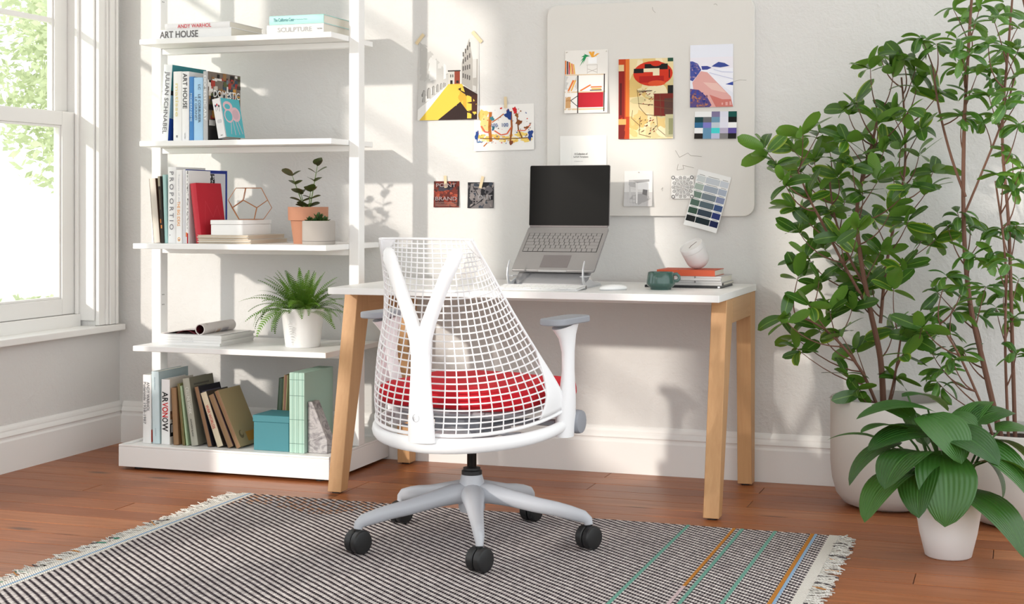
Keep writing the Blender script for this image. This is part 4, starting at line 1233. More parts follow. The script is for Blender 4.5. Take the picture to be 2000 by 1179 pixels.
link('elastic_band', MB().box(0.168, 0.171, -0.0062, 0.20, -0.0002, 0.0228).mesh('elastic_band'), mat('band_grey', (110, 106, 104), 0.8), b)
lying('rust orange hardback on top of the desk stack', 2.456, 2.664, -0.352, -0.182, z, 0.0215, (192, 78, 42)); z += 0.0218
# tilting cup clock
cl = thing('desk_clock', 'white round bottomed cup shaped clock tilted on the orange book', 'clock', (2.598, -0.258, z + 0.0074), (R(27), R(-21), 0))
M_CUP = mat('cup_matt_white', (222, 219, 217), 0.55)
prof_ = [(0.0, 0.0)] + [(0.043 * math.sin(a), 0.043 - 0.043 * math.cos(a)) for a in [i * PI / 2 / 9 * 0.88 for i in range(1, 10)]] + [(0.0435, 0.075), (0.0435, 0.076)]
link('body', MB().lathe(prof_, 44).mesh('body', smooth=True), M_CUP, cl)
link('rim', MB().lathe([(0.0435, 0.0766), (0.0437, 0.092), (0.0425, 0.0945), (0.040, 0.0945), (0.039, 0.091)], 44).mesh('rim', smooth=True, angle=50), M_CUP, cl)
link('face', MB().lathe([(0.0, 0.0905), (0.0395, 0.0905)], 40).mesh('face'), mat('clock_face', (222, 196, 174), 0.5), cl)
link('face_ring', MB().lathe([(0.029, 0.0908), (0.0392, 0.0908)], 40).mesh('face_ring'), mat('copper_face', (196, 124, 76), 0.45), cl)
link('hand', MB().box(-0.0008, 0.0008, -0.004, 0.026, 0.0912, 0.0918).mesh('hand'), mat('hand_dark', (70, 40, 34), 0.5), cl, (0, 0, 0), (0, 0, R(-50)))
link('hand', MB().box(-0.0007, 0.0007, -0.003, 0.016, 0.0914, 0.092).mesh('hand'), mat('hand_dark'), cl, (0, 0, 0), (0, 0, R(150)))
# mug
mg = thing('mug', 'dark green glazed mug beside the stacked notebooks', 'mug', (2.498, -0.470, ZD))
M_MUG = mat('green_glaze', (58, 88, 80), 0.12, coat=0.3)
link('body', MB().lathe([(0.0, 0.0), (0.036, 0.0), (0.037, 0.006), (0.045, 0.012), (0.0495, 0.019), (0.0495, 0.024), (0.047, 0.040), (0.0445, 0.0595), (0.0425, 0.0605), (0.041, 0.058), (0.045, 0.024), (0.036, 0.009), (0.0, 0.008)], 44).mesh('body', smooth=True, angle=60), M_MUG, mg)
hp = [(0.044, 0, 0.052), (0.055, 0, 0.054), (0.063, 0, 0.046), (0.0635, 0, 0.037), (0.058, 0, 0.030), (0.048, 0, 0.029)]
link('handle', MB().tube([Vector(p_) for p_ in hp], [(0.0055, 0.003)] * 6, 10, up=(0, 1, 0)).mesh('handle', smooth=True), M_MUG, mg, (0, 0, 0), (0, 0, R(15)))
# ------------------------------------------------------------------ pin board and papers on the wall
k = NT('board_fabric', 0.9, 0.2)
g = k.n('ShaderNodeNewGeometry')
wv = k.noise(g.outputs['Position'], 700, 2)
k.l(k.mix(wv, rgb(218, 214, 208), rgb(229, 226, 221)), k.b.inputs['Base Color'])
k.bump(wv, 0.3, 0.0006)
pb = thing('pin_board', 'large cream fabric pin board with rounded corners on the wall', 'pin board', (2.344, -0.001, 0.980))
link('panel', MB().prism(rrect(-0.402, 0.402, 0.0, 0.812, 0.042, 8), 'y', -0.019, 0.0).mesh('panel', 0.003, 2), k.m, pb)
M_PEN = mat('pencil_grey', (150, 144, 136), 0.8)
for (px, pz, pts) in ((0.02, 0.79, [(-0.004, 0.0), (-0.002, -0.012), (0.008, -0.022)]), (0.25, 0.79, [(0, 0), (0.008, 0.002), (0.014, -0.004)]),
                      (0.155, 0.235, [(-0.05, 0.012), (-0.035, -0.014), (-0.003, 0.002), (0.008, -0.008), (0.05, -0.012)]), (0.145, 0.185, [(-0.03, 0.01), (-0.034, -0.012), (-0.008, -0.008), (-0.012, 0.006), (0.03, -0.004)]),
                      (-0.055, 0.405, [(-0.018, -0.01), (-0.002, 0.012), (0.004, -0.008), (0.016, 0.0)]), (0.335, 0.50, [(-0.01, 0), (0.012, 0.006), (0.038, 0.004)]), (-0.30, 0.59, [(-0.014, 0.01), (-0.004, -0.004), (0.012, 0.006)]),
                      (0.05, 0.10, [(0, 0), (0.006, 0.008), (0.004, -0.006)])):
    mb = MB()
    for (a0, b0_), (a1, b1_) in zip(pts[:-1], pts[1:]):
        mb.tube([(px + a0, -0.0194, pz + b0_), (px + a1, -0.0194, pz + b1_)], 0.0006, 5)
    link('pencil_mark', mb.mesh('pencil_mark'), M_PEN, pb)

M_PAPER = mat('paper_white', (240, 238, 234), 0.75)
def paper(name, label, cat, x, z, w, h, y, shapes, rot=0.0, curl=0.006, col=None, thick=0.0006, tilt=0.0, cling=0.0015, group=None):
    """sheet hanging on the wall: x,z centre, y = wall plane; lower corners curl off the wall"""
    t = thing(name, label, cat, (x, y - cling, z), (0, rot, 0), group)
    nu, nv = 10, 10
    def bend(u, v):   # v up 0..1 ; distance off the wall
        return curl * (1 - v) ** 2 * (0.35 + 0.65 * abs(2 * u - 1) ** 2 if curl else 0)
    def fn(a, b):
        return Vector(((a - 0.5) * w, -bend(a, b), (b - 0.5) * h))
    mb = MB().grid(fn, nu, nv)
    n0 = len(mb.v)
    mb2 = MB().grid(lambda a, b: fn(a, b) + Vector((0, thick, 0)), nu, nv)
    mb.add(mb2.v, [f[::-1] for f in mb2.f])
    # close the rim
    bd = [i for i in range(nu + 1)] + [(j + 1) * (nu + 1) - 1 for j in range(1, nv + 1)] + [nv * (nu + 1) + i for i in range(nu - 1, -1, -1)] + [j * (nu + 1) for j in range(nv - 1, 0, -1)]
    for i in range(len(bd)):
        a, b = bd[i], bd[(i + 1) % len(bd)]
        mb.f.append((a, b, b + n0, a + n0))
    link('sheet', mb.mesh('sheet', smooth=True, angle=50), mat('paper_%d_%d_%d' % col, col, 0.75) if col else M_PAPER, t)
    if shapes:
        me = ink_mesh('print', w, h, shapes)
        # subdivide so the print follows the curl
        bm = bmesh.new(); bm.from_mesh(me)
        for i in range(1, 10):
            q = (i / 10 - 0.5)
            bmesh.ops.bisect_plane(bm, geom=bm.verts[:] + bm.edges[:] + bm.faces[:], plane_co=(q * w, 0, 0), plane_no=(1, 0, 0))
            bmesh.ops.bisect_plane(bm, geom=bm.verts[:] + bm.edges[:] + bm.faces[:], plane_co=(0, q * h, 0), plane_no=(0, 1, 0))
        for v in bm.verts:
            u_, v_, zo = v.co.x / w + 0.5, v.co.y / h + 0.5, v.co.z
            # piecewise-linear like the sheet grid
            v.co = (v.co.x, -(bend(u_, v_)) - zo - 0.0003, v.co.y)
        bm.to_mesh(me); bm.free()
        link('print', me, None, t)
    return t
M_TAPE = mat('masking_tape', (226, 206, 168), 0.7)
def tape(parent, x, z, w, h, rot, y=-0.0034):
    link('tape', box_mesh('tape', -w / 2, w / 2, -0.0005, 0.0, -h / 2, h / 2), M_TAPE, parent, (x, y, z), (0, rot, 0))

# street scene: plain generic perspective of facades and a yellow street
A = [((233, 231, 227), rect(0, 0, 1, 1)), ((222, 220, 216), rect(0, 0.42, 1, 1)),
     ((200, 198, 194), [(0.0, 0.97), (0.14, 0.90), (0.50, 0.55), (0.50, 0.43), (0.0, 0.13)]), ((226, 225, 222), [(0.17, 0.78), (0.30, 0.72), (0.30, 0.48), (0.17, 0.47)]), ((190, 188, 184), [(0.02, 0.95), (0.15, 0.86), (0.15, 0.47), (0.02, 0.45)]),
     ((236, 234, 230), [(0.42, 0.68), (0.46, 0.66), (0.46, 0.50), (0.42, 0.49)])]
for i in range(7):
    f = i / 6
    x_ = 0.09 + 0.36 * (1 - (1 - f) ** 1.5); s_ = 1 - 0.72 * f
    zb = 0.17 + 0.26 * (x_ / 0.5)
    A += [((120, 118, 116), blob(x_, zb + 0.10 * s_, 0.032 * s_, 0.05 * s_, 10)), ((120, 118, 116), rect(x_ - 0.032 * s_, zb, x_ + 0.032 * s_, zb + 0.10 * s_)), ((176, 174, 170), blob(x_ + 0.008 * s_, zb + 0.09 * s_, 0.022 * s_, 0.05 * s_, 10)), ((176, 174, 170), rect(x_ - 0.014 * s_, zb, x_ + 0.03 * s_, zb + 0.09 * s_))]
A += [((212, 208, 200), rect(0.50, 0.43, 0.60, 0.585)), ((150, 70, 52), rect(0.60, 0.43, 0.69, 0.585)), ((60, 52, 50), rect(0.49, 0.58, 0.70, 0.595)), ((40, 36, 36), rect(0.53, 0.43, 0.57, 0.475)), ((60, 56, 56), rect(0.53, 0.51, 0.545, 0.545)), ((60, 56, 56), rect(0.565, 0.51, 0.58, 0.545)), ((40, 36, 36), rect(0.63, 0.44, 0.67, 0.47)),
      ((176, 172, 166), [(0.72, 0.68), (0.84, 0.97), (0.985, 1.0), (0.985, 0.30), (0.72, 0.43)]), ((206, 204, 200), [(0.90, 0.74), (0.96, 0.75), (0.96, 0.30), (0.90, 0.34)]), ((216, 214, 210), [(0.84, 0.97), (0.985, 1.0), (0.985, 0.72), (0.90, 0.72)])]
for r_ in range(4):
    for c_ in range(4):
        x_ = 0.735 + 0.035 * c_; z_ = 0.50 + 0.085 * r_ + 0.016 * c_ * (r_ - 0.6)
        A.append(((96, 92, 90), rect(x_, z_, x_ + 0.020, z_ + 0.055)))
A += [((232, 196, 76), [(0.03, 0.0), (0.50, 0.43), (0.72, 0.43), (0.985, 0.18), (0.985, 0.0)]), ((214, 168, 60), [(0.66, 0.26), (0.66, 0.37), (0.82, 0.29), (0.82, 0.08)]), ((52, 30, 26), [(0.66, 0.37), (0.76, 0.40), (0.985, 0.30), (0.82, 0.27)]), ((70, 38, 28), [(0.82, 0.27), (0.985, 0.30), (0.985, 0.02), (0.82, 0.09)]),
      ((46, 28, 26), [(0.33, 0.0), (0.70, 0.215), (0.82, 0.10), (0.985, 0.06), (0.985, 0.0)])]
c = paper('poster', 'poster of grey arcades and a yellow street taped to wall', 'poster', 1.525, 1.525, 0.258, 0.331, 0.0, A, curl=0.010)
tape(c, -0.122, 0.160, 0.014, 0.050, R(40)); tape(c, 0.122, 0.160, 0.014, 0.058, R(-42))

rp = random.Random(9)
Bp = []
for i in range(26):
    Bp.append(((rp.choice([(238, 206, 110), (244, 224, 160), (236, 190, 90)])), blob(rp.uniform(0.1, 0.92), rp.uniform(0.20, 0.34), rp.uniform(0.03, 0.09), rp.uniform(0.02, 0.05), 10, 0.7, rnd=rp)))
Bp += [((236, 200, 110), blob(0.15, 0.78, 0.10, 0.12, 14, 0.6, rnd=rp)), ((240, 214, 140), blob(0.2, 0.6, 0.08, 0.18, 14, 0.6, rnd=rp))]
for pts, w_, c_ in (([(0.28, 0.85), (0.26, 0.5), (0.28, 0.2)], 0.05, (190, 110, 46)), ([(0.62, 0.85), (0.63, 0.5), (0.60, 0.15)], 0.03, (160, 90, 40)), ([(0.1, 0.28), (0.5, 0.25), (0.9, 0.26)], 0.02, (120, 80, 40)), ([(0.3, 0.62), (0.42, 0.72), (0.5, 0.8)], 0.02, (196, 112, 60)), ([(0.34, 0.44), (0.45, 0.34), (0.55, 0.36), (0.62, 0.5)], 0.025, (222, 104, 70)), ([(0.72, 0.7), (0.74, 0.45), (0.80, 0.26)], 0.02, (120, 76, 40)), ([(0.12, 0.55), (0.18, 0.42), (0.26, 0.4)], 0.03, (224, 110, 80)), ([(0.72, 0.42), (0.85, 0.42), (0.94, 0.55)], 0.02, (222, 110, 70)), ([(0.22, 0.18), (0.16, 0.10)], 0.02, (190, 110, 46))):
    Bp += [(c_, q) for q in stroke(pts, w_)]
for cx, cz, rx, rz, c_ in ((0.58, 0.78, 0.06, 0.10, (30, 62, 130)), (0.69, 0.86, 0.045, 0.09, (206, 40, 46)), (0.05, 0.32, 0.03, 0.12, (36, 70, 140)), (0.94, 0.32, 0.045, 0.10, (40, 70, 140)), (0.75, 0.60, 0.05, 0.05, (130, 74, 36)), (0.88, 0.48, 0.04, 0.03, (140, 80, 40)), (0.30, 0.70, 0.03, 0.05, (60, 130, 140)), (0.45, 0.92, 0.02, 0.02, (206, 50, 40)), (0.10, 0.20, 0.05, 0.015, (60, 110, 160)), (0.62, 0.16, 0.03, 0.05, (130, 70, 40)), (0.32, 0.50, 0.02, 0.04, (50, 110, 120)), (0.72, 0.75, 0.03, 0.05, (150, 90, 40))):
    Bp.append((c_, blob(cx, cz, rx, rz, 12, 0.9, rnd=rp)))
for i in range(60):
    Bp.append((rp.choice([(150, 90, 40), (40, 80, 150), (214, 80, 60), (90, 60, 40)]), blob(rp.uniform(0.05, 0.95), rp.uniform(0.15, 0.92), rp.uniform(0.004, 0.014), rp.uniform(0.004, 0.014), 7, 0.8, rnd=rp)))
c = paper('painting_print', 'splashed colour abstract print taped beside the poster', 'print', 1.759, 1.3255, 0.250, 0.180, 0.0, Bp, rot=R(-1.0), curl=0.008)
link('lettering', text_mesh('lettering', '100', 0.024, 0.015, bold=0.01), ink((40, 84, 150)), c, (-0.038, -0.0048, 0.01), ROT_FRONT)
link('lettering', text_mesh('lettering', '100', 0.026, 0.015, bold=0.01), ink((40, 84, 150)), c, (0.006, -0.0048, 0.01), ROT_FRONT)
tape(c, 0.009, 0.098, 0.012, 0.045, 0)

def grunge(seed, base, cols, n):
    r_ = random.Random(seed)
    return [(base, rect(0, 0, 1, 1))] + [(r_.choice(cols), blob(r_.random(), r_.random(), r_.uniform(0.03, 0.16), r_.uniform(0.02, 0.10), 9, 1.0, r_.random() * 3, r_)) for _ in range(n)]
c = paper('small_print', 'small square rust red print taped low on the wall', 'print', 1.517, 1.064, 0.109, 0.104, 0.0, grunge(3, (110, 44, 34), [(140, 56, 40), (92, 36, 30), (166, 76, 54), (70, 34, 32)], 60) + [((60, 56, 66), blob(0.45, 0.72, 0.26, 0.12, 12, 0.9)), ((40, 36, 44), blob(0.6, 0.8, 0.2, 0.1, 12, 0.9)), ((52, 34, 34), rect(0.93, 0.05, 1, 0.8))], curl=0.005)
for s_, w_, z_ in (('POINT', 0.085, 0.036), ('BRAND', 0.092, -0.017)):
    link('lettering', text_mesh('lettering', s_, w_, 0.015, bold=0.015), ink((150, 130, 130)), c, (0, -0.0066, z_), ROT_FRONT)
for z_ in (-0.034, -0.040, -0.046):
    link('lettering_line', box_mesh('lettering_line', -0.046, 0.046, -0.0085, -0.0080, z_, z_ + 0.0016), ink((150, 120, 110)), c)
tape(c, -0.004, 0.050, 0.012, 0.048, R(-3))
c = paper('small_print', 'small square dark grey print taped beside the red print', 'print', 1.662, 1.060, 0.110, 0.102, 0.0, [((36, 35, 40), rect(0, 0, 1, 1)), ((128, 122, 122), [(0.05, 0.4), (0.12, 0.95), (0.45, 0.98), (0.62, 0.7), (0.5, 0.3), (0.25, 0.1)]), ((96, 92, 96), [(0.55, 0.65), (0.8, 0.9), (0.97, 0.7), (0.8, 0.5)]), ((118, 112, 112), [(0.1, 0.0), (0.5, 0.25), (0.97, 0.32), (0.97, 0.0)]),
       ((50, 48, 54), blob(0.3, 0.75, 0.1, 0.04)), ((60, 58, 64), blob(0.18, 0.5, 0.08, 0.1)), ((150, 144, 142), blob(0.42, 0.55, 0.06, 0.12)), ((40, 38, 44), stroke([(0.2, 0.85), (0.4, 0.5)], 0.03)[0])] + grunge(12, (36, 35, 40), [(30, 29, 34), (90, 86, 90), (140, 132, 130), (60, 66, 76)], 26)[1:], curl=0.005)
link('lettering', text_mesh('lettering', 'OUT', 0.06, 0.018, bold=0.015), ink((150, 148, 150)), c, (0.02, -0.0066, -0.008), ROT_FRONT)
tape(c, 0.004, 0.051, 0.012, 0.048, R(14))

YB = -0.0202
def pin(t, x, z):
    link('pin', MB().tube([(0, 0.0, 0), (0, -0.006, 0)], [0.0026, 0.0018], 10).mesh('pin', smooth=True), mat('pin_white', (222, 216, 206), 0.4), t, (x, -0.0012, z))
# illustrated shelf
OR, YE, RD, DK = (226, 120, 50), (236, 176, 70), (190, 30, 46), (50, 40, 44)
C_ = [((238, 234, 228), rect(0, 0, 1, 1)), ((206, 204, 200), rect(0.0, 0.345, 0.9, 0.615)), ((232, 228, 222), rect(0.02, 0.345, 0.28, 0.60)), ((244, 242, 238), rect(0.31, 0.345, 0.90, 0.60)),
      ((186, 28, 44), rect(0.31, 0.09, 0.90, 0.325)), ((222, 196, 160), rect(0.0, 0.325, 0.94, 0.345)), ((222, 196, 160), rect(0.0, 0.60, 0.94, 0.615)), ((222, 196, 160), rect(0.0, 0.05, 0.94, 0.075)), ((50, 42, 44), rect(0.29, 0.0, 0.315, 0.60)), ((50, 42, 44), rect(0.905, 0.02, 0.93, 0.615)),
      ((206, 160, 110), rect(0.02, 0.08, 0.14, 0.26)), ((190, 140, 90), rect(0.02, 0.18, 0.14, 0.22))]
for i, (u, c0) in enumerate(((0.0, OR), (0.04, DK), (0.08, RD), (0.13, YE), (0.17, OR), (0.21, YE))):
    C_.append((c0, [(u + 0.0, 0.62), (u + 0.03, 0.62), (u + 0.03 - (0.03 if i > 2 else 0), 0.84 - 0.012 * i), (u - (0.03 if i > 2 else 0), 0.84 - 0.012 * i)]))
C_ += [(OR, [(0.06, 0.35), (0.10, 0.35), (0.22, 0.52), (0.18, 0.53)]), (YE, [(0.13, 0.35), (0.16, 0.35), (0.26, 0.52), (0.23, 0.53)]), (YE, rect(0.62, 0.37, 0.85, 0.39)), (OR, rect(0.60, 0.40, 0.86, 0.42)), (DK, rect(0.58, 0.352, 0.86, 0.366)), (OR, [(0.34, 0.36), (0.38, 0.35), (0.62, 0.44), (0.58, 0.45)])]
for q in stroke([(0.31, 0.10), (0.14, 0.20), (0.31, 0.28)], 0.012): C_.append((DK, q))
C_ += [((250, 250, 250), rect(0.54, 0.78, 0.74, 0.88)), ((216, 212, 206), rect(0.50, 0.755, 0.76, 0.768))]
for a in ([(0.52, 0.76), (0.52, 0.62)], [(0.75, 0.76), (0.75, 0.62)], [(0.52, 0.70), (0.75, 0.64)], [(0.75, 0.70), (0.52, 0.64)]):
    C_ += [((196, 188, 180), q) for q in stroke(a, 0.008)]
for tx, tz in ((0.34, 0.74), (0.36, 0.82), (0.38, 0.89), (0.44, 0.94), (0.42, 0.78)):
    C_.append(((40, 150, 90), [(0.58, 0.90), (0.48, 0.93), (tx, tz), (0.50, 0.89)]))
for tx, tz in ((0.58, 0.97), (0.66, 0.97), (0.78, 0.94), (0.72, 0.91)):
    C_.append(((240, 170, 60), [(0.62, 0.88), (tx - 0.03, tz), (tx + 0.03, tz), (0.66, 0.88)]))
c = paper('illustration_card', 'illustrated card of shelves with red cupboard and potted plant', 'print', 2.1015, 1.4955, 0.171, 0.242, YB, C_, curl=0.012, col=(238, 234, 228))
pin(c, -0.079, 0.114); pin(c, 0.079, 0.114)
# red and ochre abstract
ra = random.Random(31)
Ab = [((234, 214, 164), rect(0, 0, 1, 1))] + [(ra.choice([(226, 196, 130), (240, 226, 186), (218, 186, 116), (214, 200, 150)]), blob(ra.uniform(0.2, 1), ra.random(), ra.uniform(0.05, 0.16), ra.uniform(0.03, 0.10), 10, 0.8, 0, ra)) for _ in range(36)]
Ab += [((196, 70, 30), rect(0, 0, 0.20, 1)), ((120, 26, 22), rect(0, 0, 0.13, 0.24)), ((140, 30, 24), rect(0, 0.25, 0.11, 0.85)), ((226, 120, 50), rect(0.13, 0.28, 0.20, 1)), ((226, 200, 150), rect(0, 0.85, 0.10, 0.93)), ((214, 170, 100), rect(0, 0.18, 0.14, 0.25)), ((90, 22, 22), rect(0.02, 0.30, 0.06, 0.70)),
       ((206, 52, 28), blob(0.63, 0.81, 0.36, 0.155, 28)), ((176, 30, 24), rect(0.38, 0.70, 0.83, 0.78)), ((222, 84, 44), blob(0.70, 0.69, 0.16, 0.035, 12)), ((24, 22, 22), rect(0.48, 0.86, 0.90, 0.93)), ((206, 52, 28), blob(0.69, 0.935, 0.10, 0.035, 12)), ((24, 22, 22), rect(0.28, 0.82, 0.46, 0.875)), ((236, 222, 186), rect(0.46, 0.83, 0.75, 0.875)), ((236, 222, 186), rect(0.63, 0.785, 0.75, 0.84)), ((24, 22, 22), rect(0.92, 0.75, 0.94, 0.86)),
       ((36, 80, 60), rect(0.90, 0.955, 1, 1)), ((30, 30, 28), rect(0.90, 0.55, 1, 0.66)), ((120, 40, 32), rect(0.65, 0.28, 1, 0.56)), ((90, 60, 52), rect(0.84, 0.30, 1, 0.50)), ((196, 190, 150), rect(0.86, 0.02, 1, 0.30)), ((150, 150, 110), rect(0.92, 0.05, 1, 0.25))]
for pts in ([(0.34, 0.62), (0.38, 0.40), (0.50, 0.30), (0.80, 0.28)], [(0.26, 0.36), (0.24, 0.26), (0.40, 0.16)], [(0.40, 0.28), (0.38, 0.06), (0.60, 0.02)], [(0.70, 0.28), (0.72, 0.12), (0.86, 0.04)], [(0.36, 0.58), (0.62, 0.60)], [(0.36, 0.44), (0.64, 0.42)], [(0.65, 0.40), (1, 0.36)], [(0.65, 0.48), (1, 0.46)], [(0.76, 0.56), (0.78, 0.28)]):
    Ab += [((110, 80, 56), q) for q in stroke(pts, 0.007)]
for i in range(46):
    Ab.append((ra.choice([(150, 40, 34), (110, 50, 40), (60, 50, 44)]), blob(ra.uniform(0.38, 0.7), ra.choice([ra.uniform(0.42, 0.62), ra.uniform(0.06, 0.26)]), ra.uniform(0.006, 0.026), ra.uniform(0.003, 0.008), 7, 0.9, 0.4, ra)))
c = paper('abstract_print', 'red and ochre abstract print on the pin board', 'print', 2.3355, 1.424, 0.212, 0.304, YB, Ab, curl=0.004, thick=0.003, cling=0.004)
link('lettering', text_mesh('lettering', 'neoplasmin', 0.055, 0.008, bold=0.02), ink((40, 36, 34)), c, (-0.004, -0.0075, 0.029), ROT_FRONT)
# beach photo
rb_ = random.Random(6)
Be = [((232, 234, 244), rect(0, 0, 1, 1)), ((236, 232, 240), rect(0, 0.60, 1, 0.80)), ((240, 240, 248), [(0.2, 0.60), (1, 0.62), (1, 0.22), (0.7, 0.36), (0.3, 0.52)]), ((60, 76, 150), [(0.5, 0.65), (0.56, 0.68), (0.66, 0.72), (0.80, 0.70), (0.92, 0.65), (0.7, 0.63)]),
      ((226, 170, 164), [(0.05, 0.40), (0.25, 0.58), (0.40, 0.56), (0.62, 0.40), (0.95, 0.16), (1, 0.0), (0.3, 0.0), (0.1, 0.2)]), ((236, 196, 186), [(0.3, 0.40), (0.62, 0.38), (0.85, 0.22), (0.5, 0.28)]), ((206, 120, 110), [(0.45, 0.20), (0.75, 0.12), (0.95, 0.12), (1, 0.0), (0.6, 0.0)]),
      ((74, 84, 160), [(0, 0.74), (0.06, 0.74), (0.18, 0.70), (0.26, 0.60), (0.20, 0.54), (0.06, 0.42), (0, 0.44)]), ((66, 74, 150), [(0.26, 0.66), (0.40, 0.66), (0.50, 0.63), (0.40, 0.60), (0.28, 0.60)]), ((92, 74, 130), [(0, 0.30), (0.20, 0.28), (0.40, 0.16), (0.50, 0.03), (0.45, 0), (0, 0)]), ((54, 76, 160), [(0.82, 0.36), (1, 0.40), (1, 0.34)])]
for i in range(60):
    u, v = rb_.uniform(0, 0.42), rb_.uniform(0.0, 0.27)
    if v < 0.30 - 0.55 * max(0, u - 0.15):
        Be.append((rb_.choice([(64, 74, 160), (140, 96, 110), (180, 120, 96), (50, 56, 130)]), blob(u, v, rb_.uniform(0.01, 0.04), rb_.uniform(0.008, 0.025), 7, 0.9, 0, rb_)))
for i in range(24):
    Be.append((rb_.choice([(44, 60, 140), (150, 130, 170), (110, 100, 150)]), blob(rb_.uniform(0, 0.2), rb_.uniform(0.48, 0.70), 0.022, 0.014, 7, 0.9, 0, rb_)))
for pts in ([(0.55, 0.60), (0.75, 0.56), (1, 0.55)], [(0.45, 0.55), (0.7, 0.50), (1, 0.44)]):
    Be += [((206, 208, 230), q) for q in stroke(pts, 0.012)]
c = paper('beach_photo', 'beach photograph with pink sand and blue cliffs on the board', 'photo', 2.587, 1.5035, 0.162, 0.233, YB, Be, curl=0.003, thick=0.002, cling=0.003)
# colour swatches
SW = [[(240, 240, 240), (240, 240, 240), (130, 120, 156), (222, 222, 236), (14, 84, 76)], [(24, 66, 72), (108, 108, 112), (112, 152, 176), (226, 226, 238), (8, 8, 8)], [(50, 108, 148), (128, 126, 198), (196, 206, 216), (226, 226, 240), (246, 246, 246)], [(242, 242, 242), (104, 150, 182), (72, 214, 214), (190, 182, 206), (96, 82, 160)], [(36, 30, 26), (104, 150, 182), (192, 196, 222), (132, 130, 130), (24, 20, 22)]]
sh = [(SW[r_][c_], rect(c_ / 5, 1 - (r_ + 1) / 5, (c_ + 1) / 5, 1 - r_ / 5)) for r_ in range(5) for c_ in range(5)]
paper('swatch_card', 'blue and violet square colour swatch card below beach photo', 'print', 2.602, 1.3195, 0.158, 0.102, YB, sh, curl=0.008, rot=R(0.6))
# title page
c = paper('title_page', 'white page with a small typed heading above the laptop', 'paper', 2.088, 1.153, 0.186, 0.270, YB, None, curl=0.006)
for s_, w_, h_, z_ in (('A Collection of', 0.052, 0.0075, 0.065), ('LaTeX Templates', 0.058, 0.0075, 0.053)):
    link('lettering', text_mesh('lettering', s_, w_, h_, bold=0.012), ink((60, 58, 58)), c, (-0.008, -0.0034, z_), ROT_FRONT)
link('lettering', text_mesh('lettering', 'A Subtitle Line', 0.034, 0.003), ink((150, 148, 148)), c, (-0.018, -0.0034, 0.037), ROT_FRONT)
link('margin_rule', box_mesh('margin_rule', -0.0455, -0.0450, -0.0008, -0.0006, -0.05, 0.09), ink((214, 212, 210)), c)
# chair photo
Ch = [((232, 230, 228), rect(0, 0, 1, 1)), ((206, 204, 203), rect(0, 0, 1, 0.40)), ((178, 176, 176), [(0.1, 0.12), (0.5, 0.04), (0.95, 0.2), (0.8, 0.36), (0.3, 0.34)]), ((168, 166, 166), [(0.16, 0.74), (0.88, 0.76), (0.90, 0.62), (0.62, 0.56), (0.16, 0.60)]), ((246, 245, 244), [(0.44, 0.66), (0.92, 0.70), (0.92, 0.50), (0.82, 0.46), (0.48, 0.48)]), ((196, 194, 193), [(0.16, 0.72), (0.30, 0.73), (0.46, 0.66), (0.46, 0.52), (0.18, 0.56)]), ((226, 224, 222), [(0.18, 0.56), (0.46, 0.50), (0.44, 0.44), (0.20, 0.50)]),
      ((214, 212, 210), [(0.17, 0.56), (0.22, 0.55), (0.23, 0.27), (0.19, 0.27)]), ((240, 238, 236), [(0.40, 0.66), (0.48, 0.66), (0.47, 0.08), (0.42, 0.08)]), ((210, 208, 206), [(0.82, 0.46), (0.88, 0.46), (0.84, 0.22), (0.81, 0.22)]), ((130, 128, 128), [(0.66, 0.48), (0.82, 0.46), (0.80, 0.30), (0.64, 0.34)])]
c = paper('chair_photo', 'small grey photograph of a white armchair on the board', 'photo', 2.3065, 1.084, 0.110, 0.134, YB, Ch, curl=0.012)
pin(c, 0.0, 0.062)
# mandala
Mn = [((238, 236, 233), rect(0, 0, 1, 1))]
for ring_, (r_, n, pr, c0) in enumerate(((0.44, 14, 0.085, (96, 94, 94)), (0.335, 12, 0.075, (150, 148, 147)), (0.235, 10, 0.06, (90, 88, 88)), (0.135, 8, 0.045, (140, 138, 138)), (0.06, 6, 0.025, (80, 78, 78)))):
    for i in range(n):
        a = 2 * PI * i / n + ring_ * 0.3
        Mn.append((c0, blob(0.5 + r_ * math.cos(a), 0.5 + r_ * math.sin(a), pr, pr * 0.9, 10, 0, a)))
        Mn.append(((236, 234, 231), blob(0.5 + r_ * math.cos(a), 0.5 + r_ * math.sin(a), pr * 0.72, pr * 0.62, 10, 0, a)))
        Mn.append((c0, blob(0.5 + r_ * math.cos(a), 0.5 + r_ * math.sin(a), pr * 0.36, pr * 0.25, 8, 0, a)))
for cu, cv in ((0.05, 0.05), (0.95, 0.05), (0.05, 0.95), (0.95, 0.95)):
    for q in (0.09, 0.05):
        Mn.append(((110, 108, 108) if q > 0.06 else (238, 236, 233), blob(cu, cv, q, q, 10)))
paper('mandala_card', 'small square card with grey mandala line drawing', 'print', 2.478, 1.089, 0.086, 0.087, YB, [(c0, [(0.04 + 0.92 * u, 0.04 + 0.92 * v) for u, v in p_]) for c0, p_ in Mn], curl=0.002, rot=R(-0.5), cling=0.0075, thick=0.003)
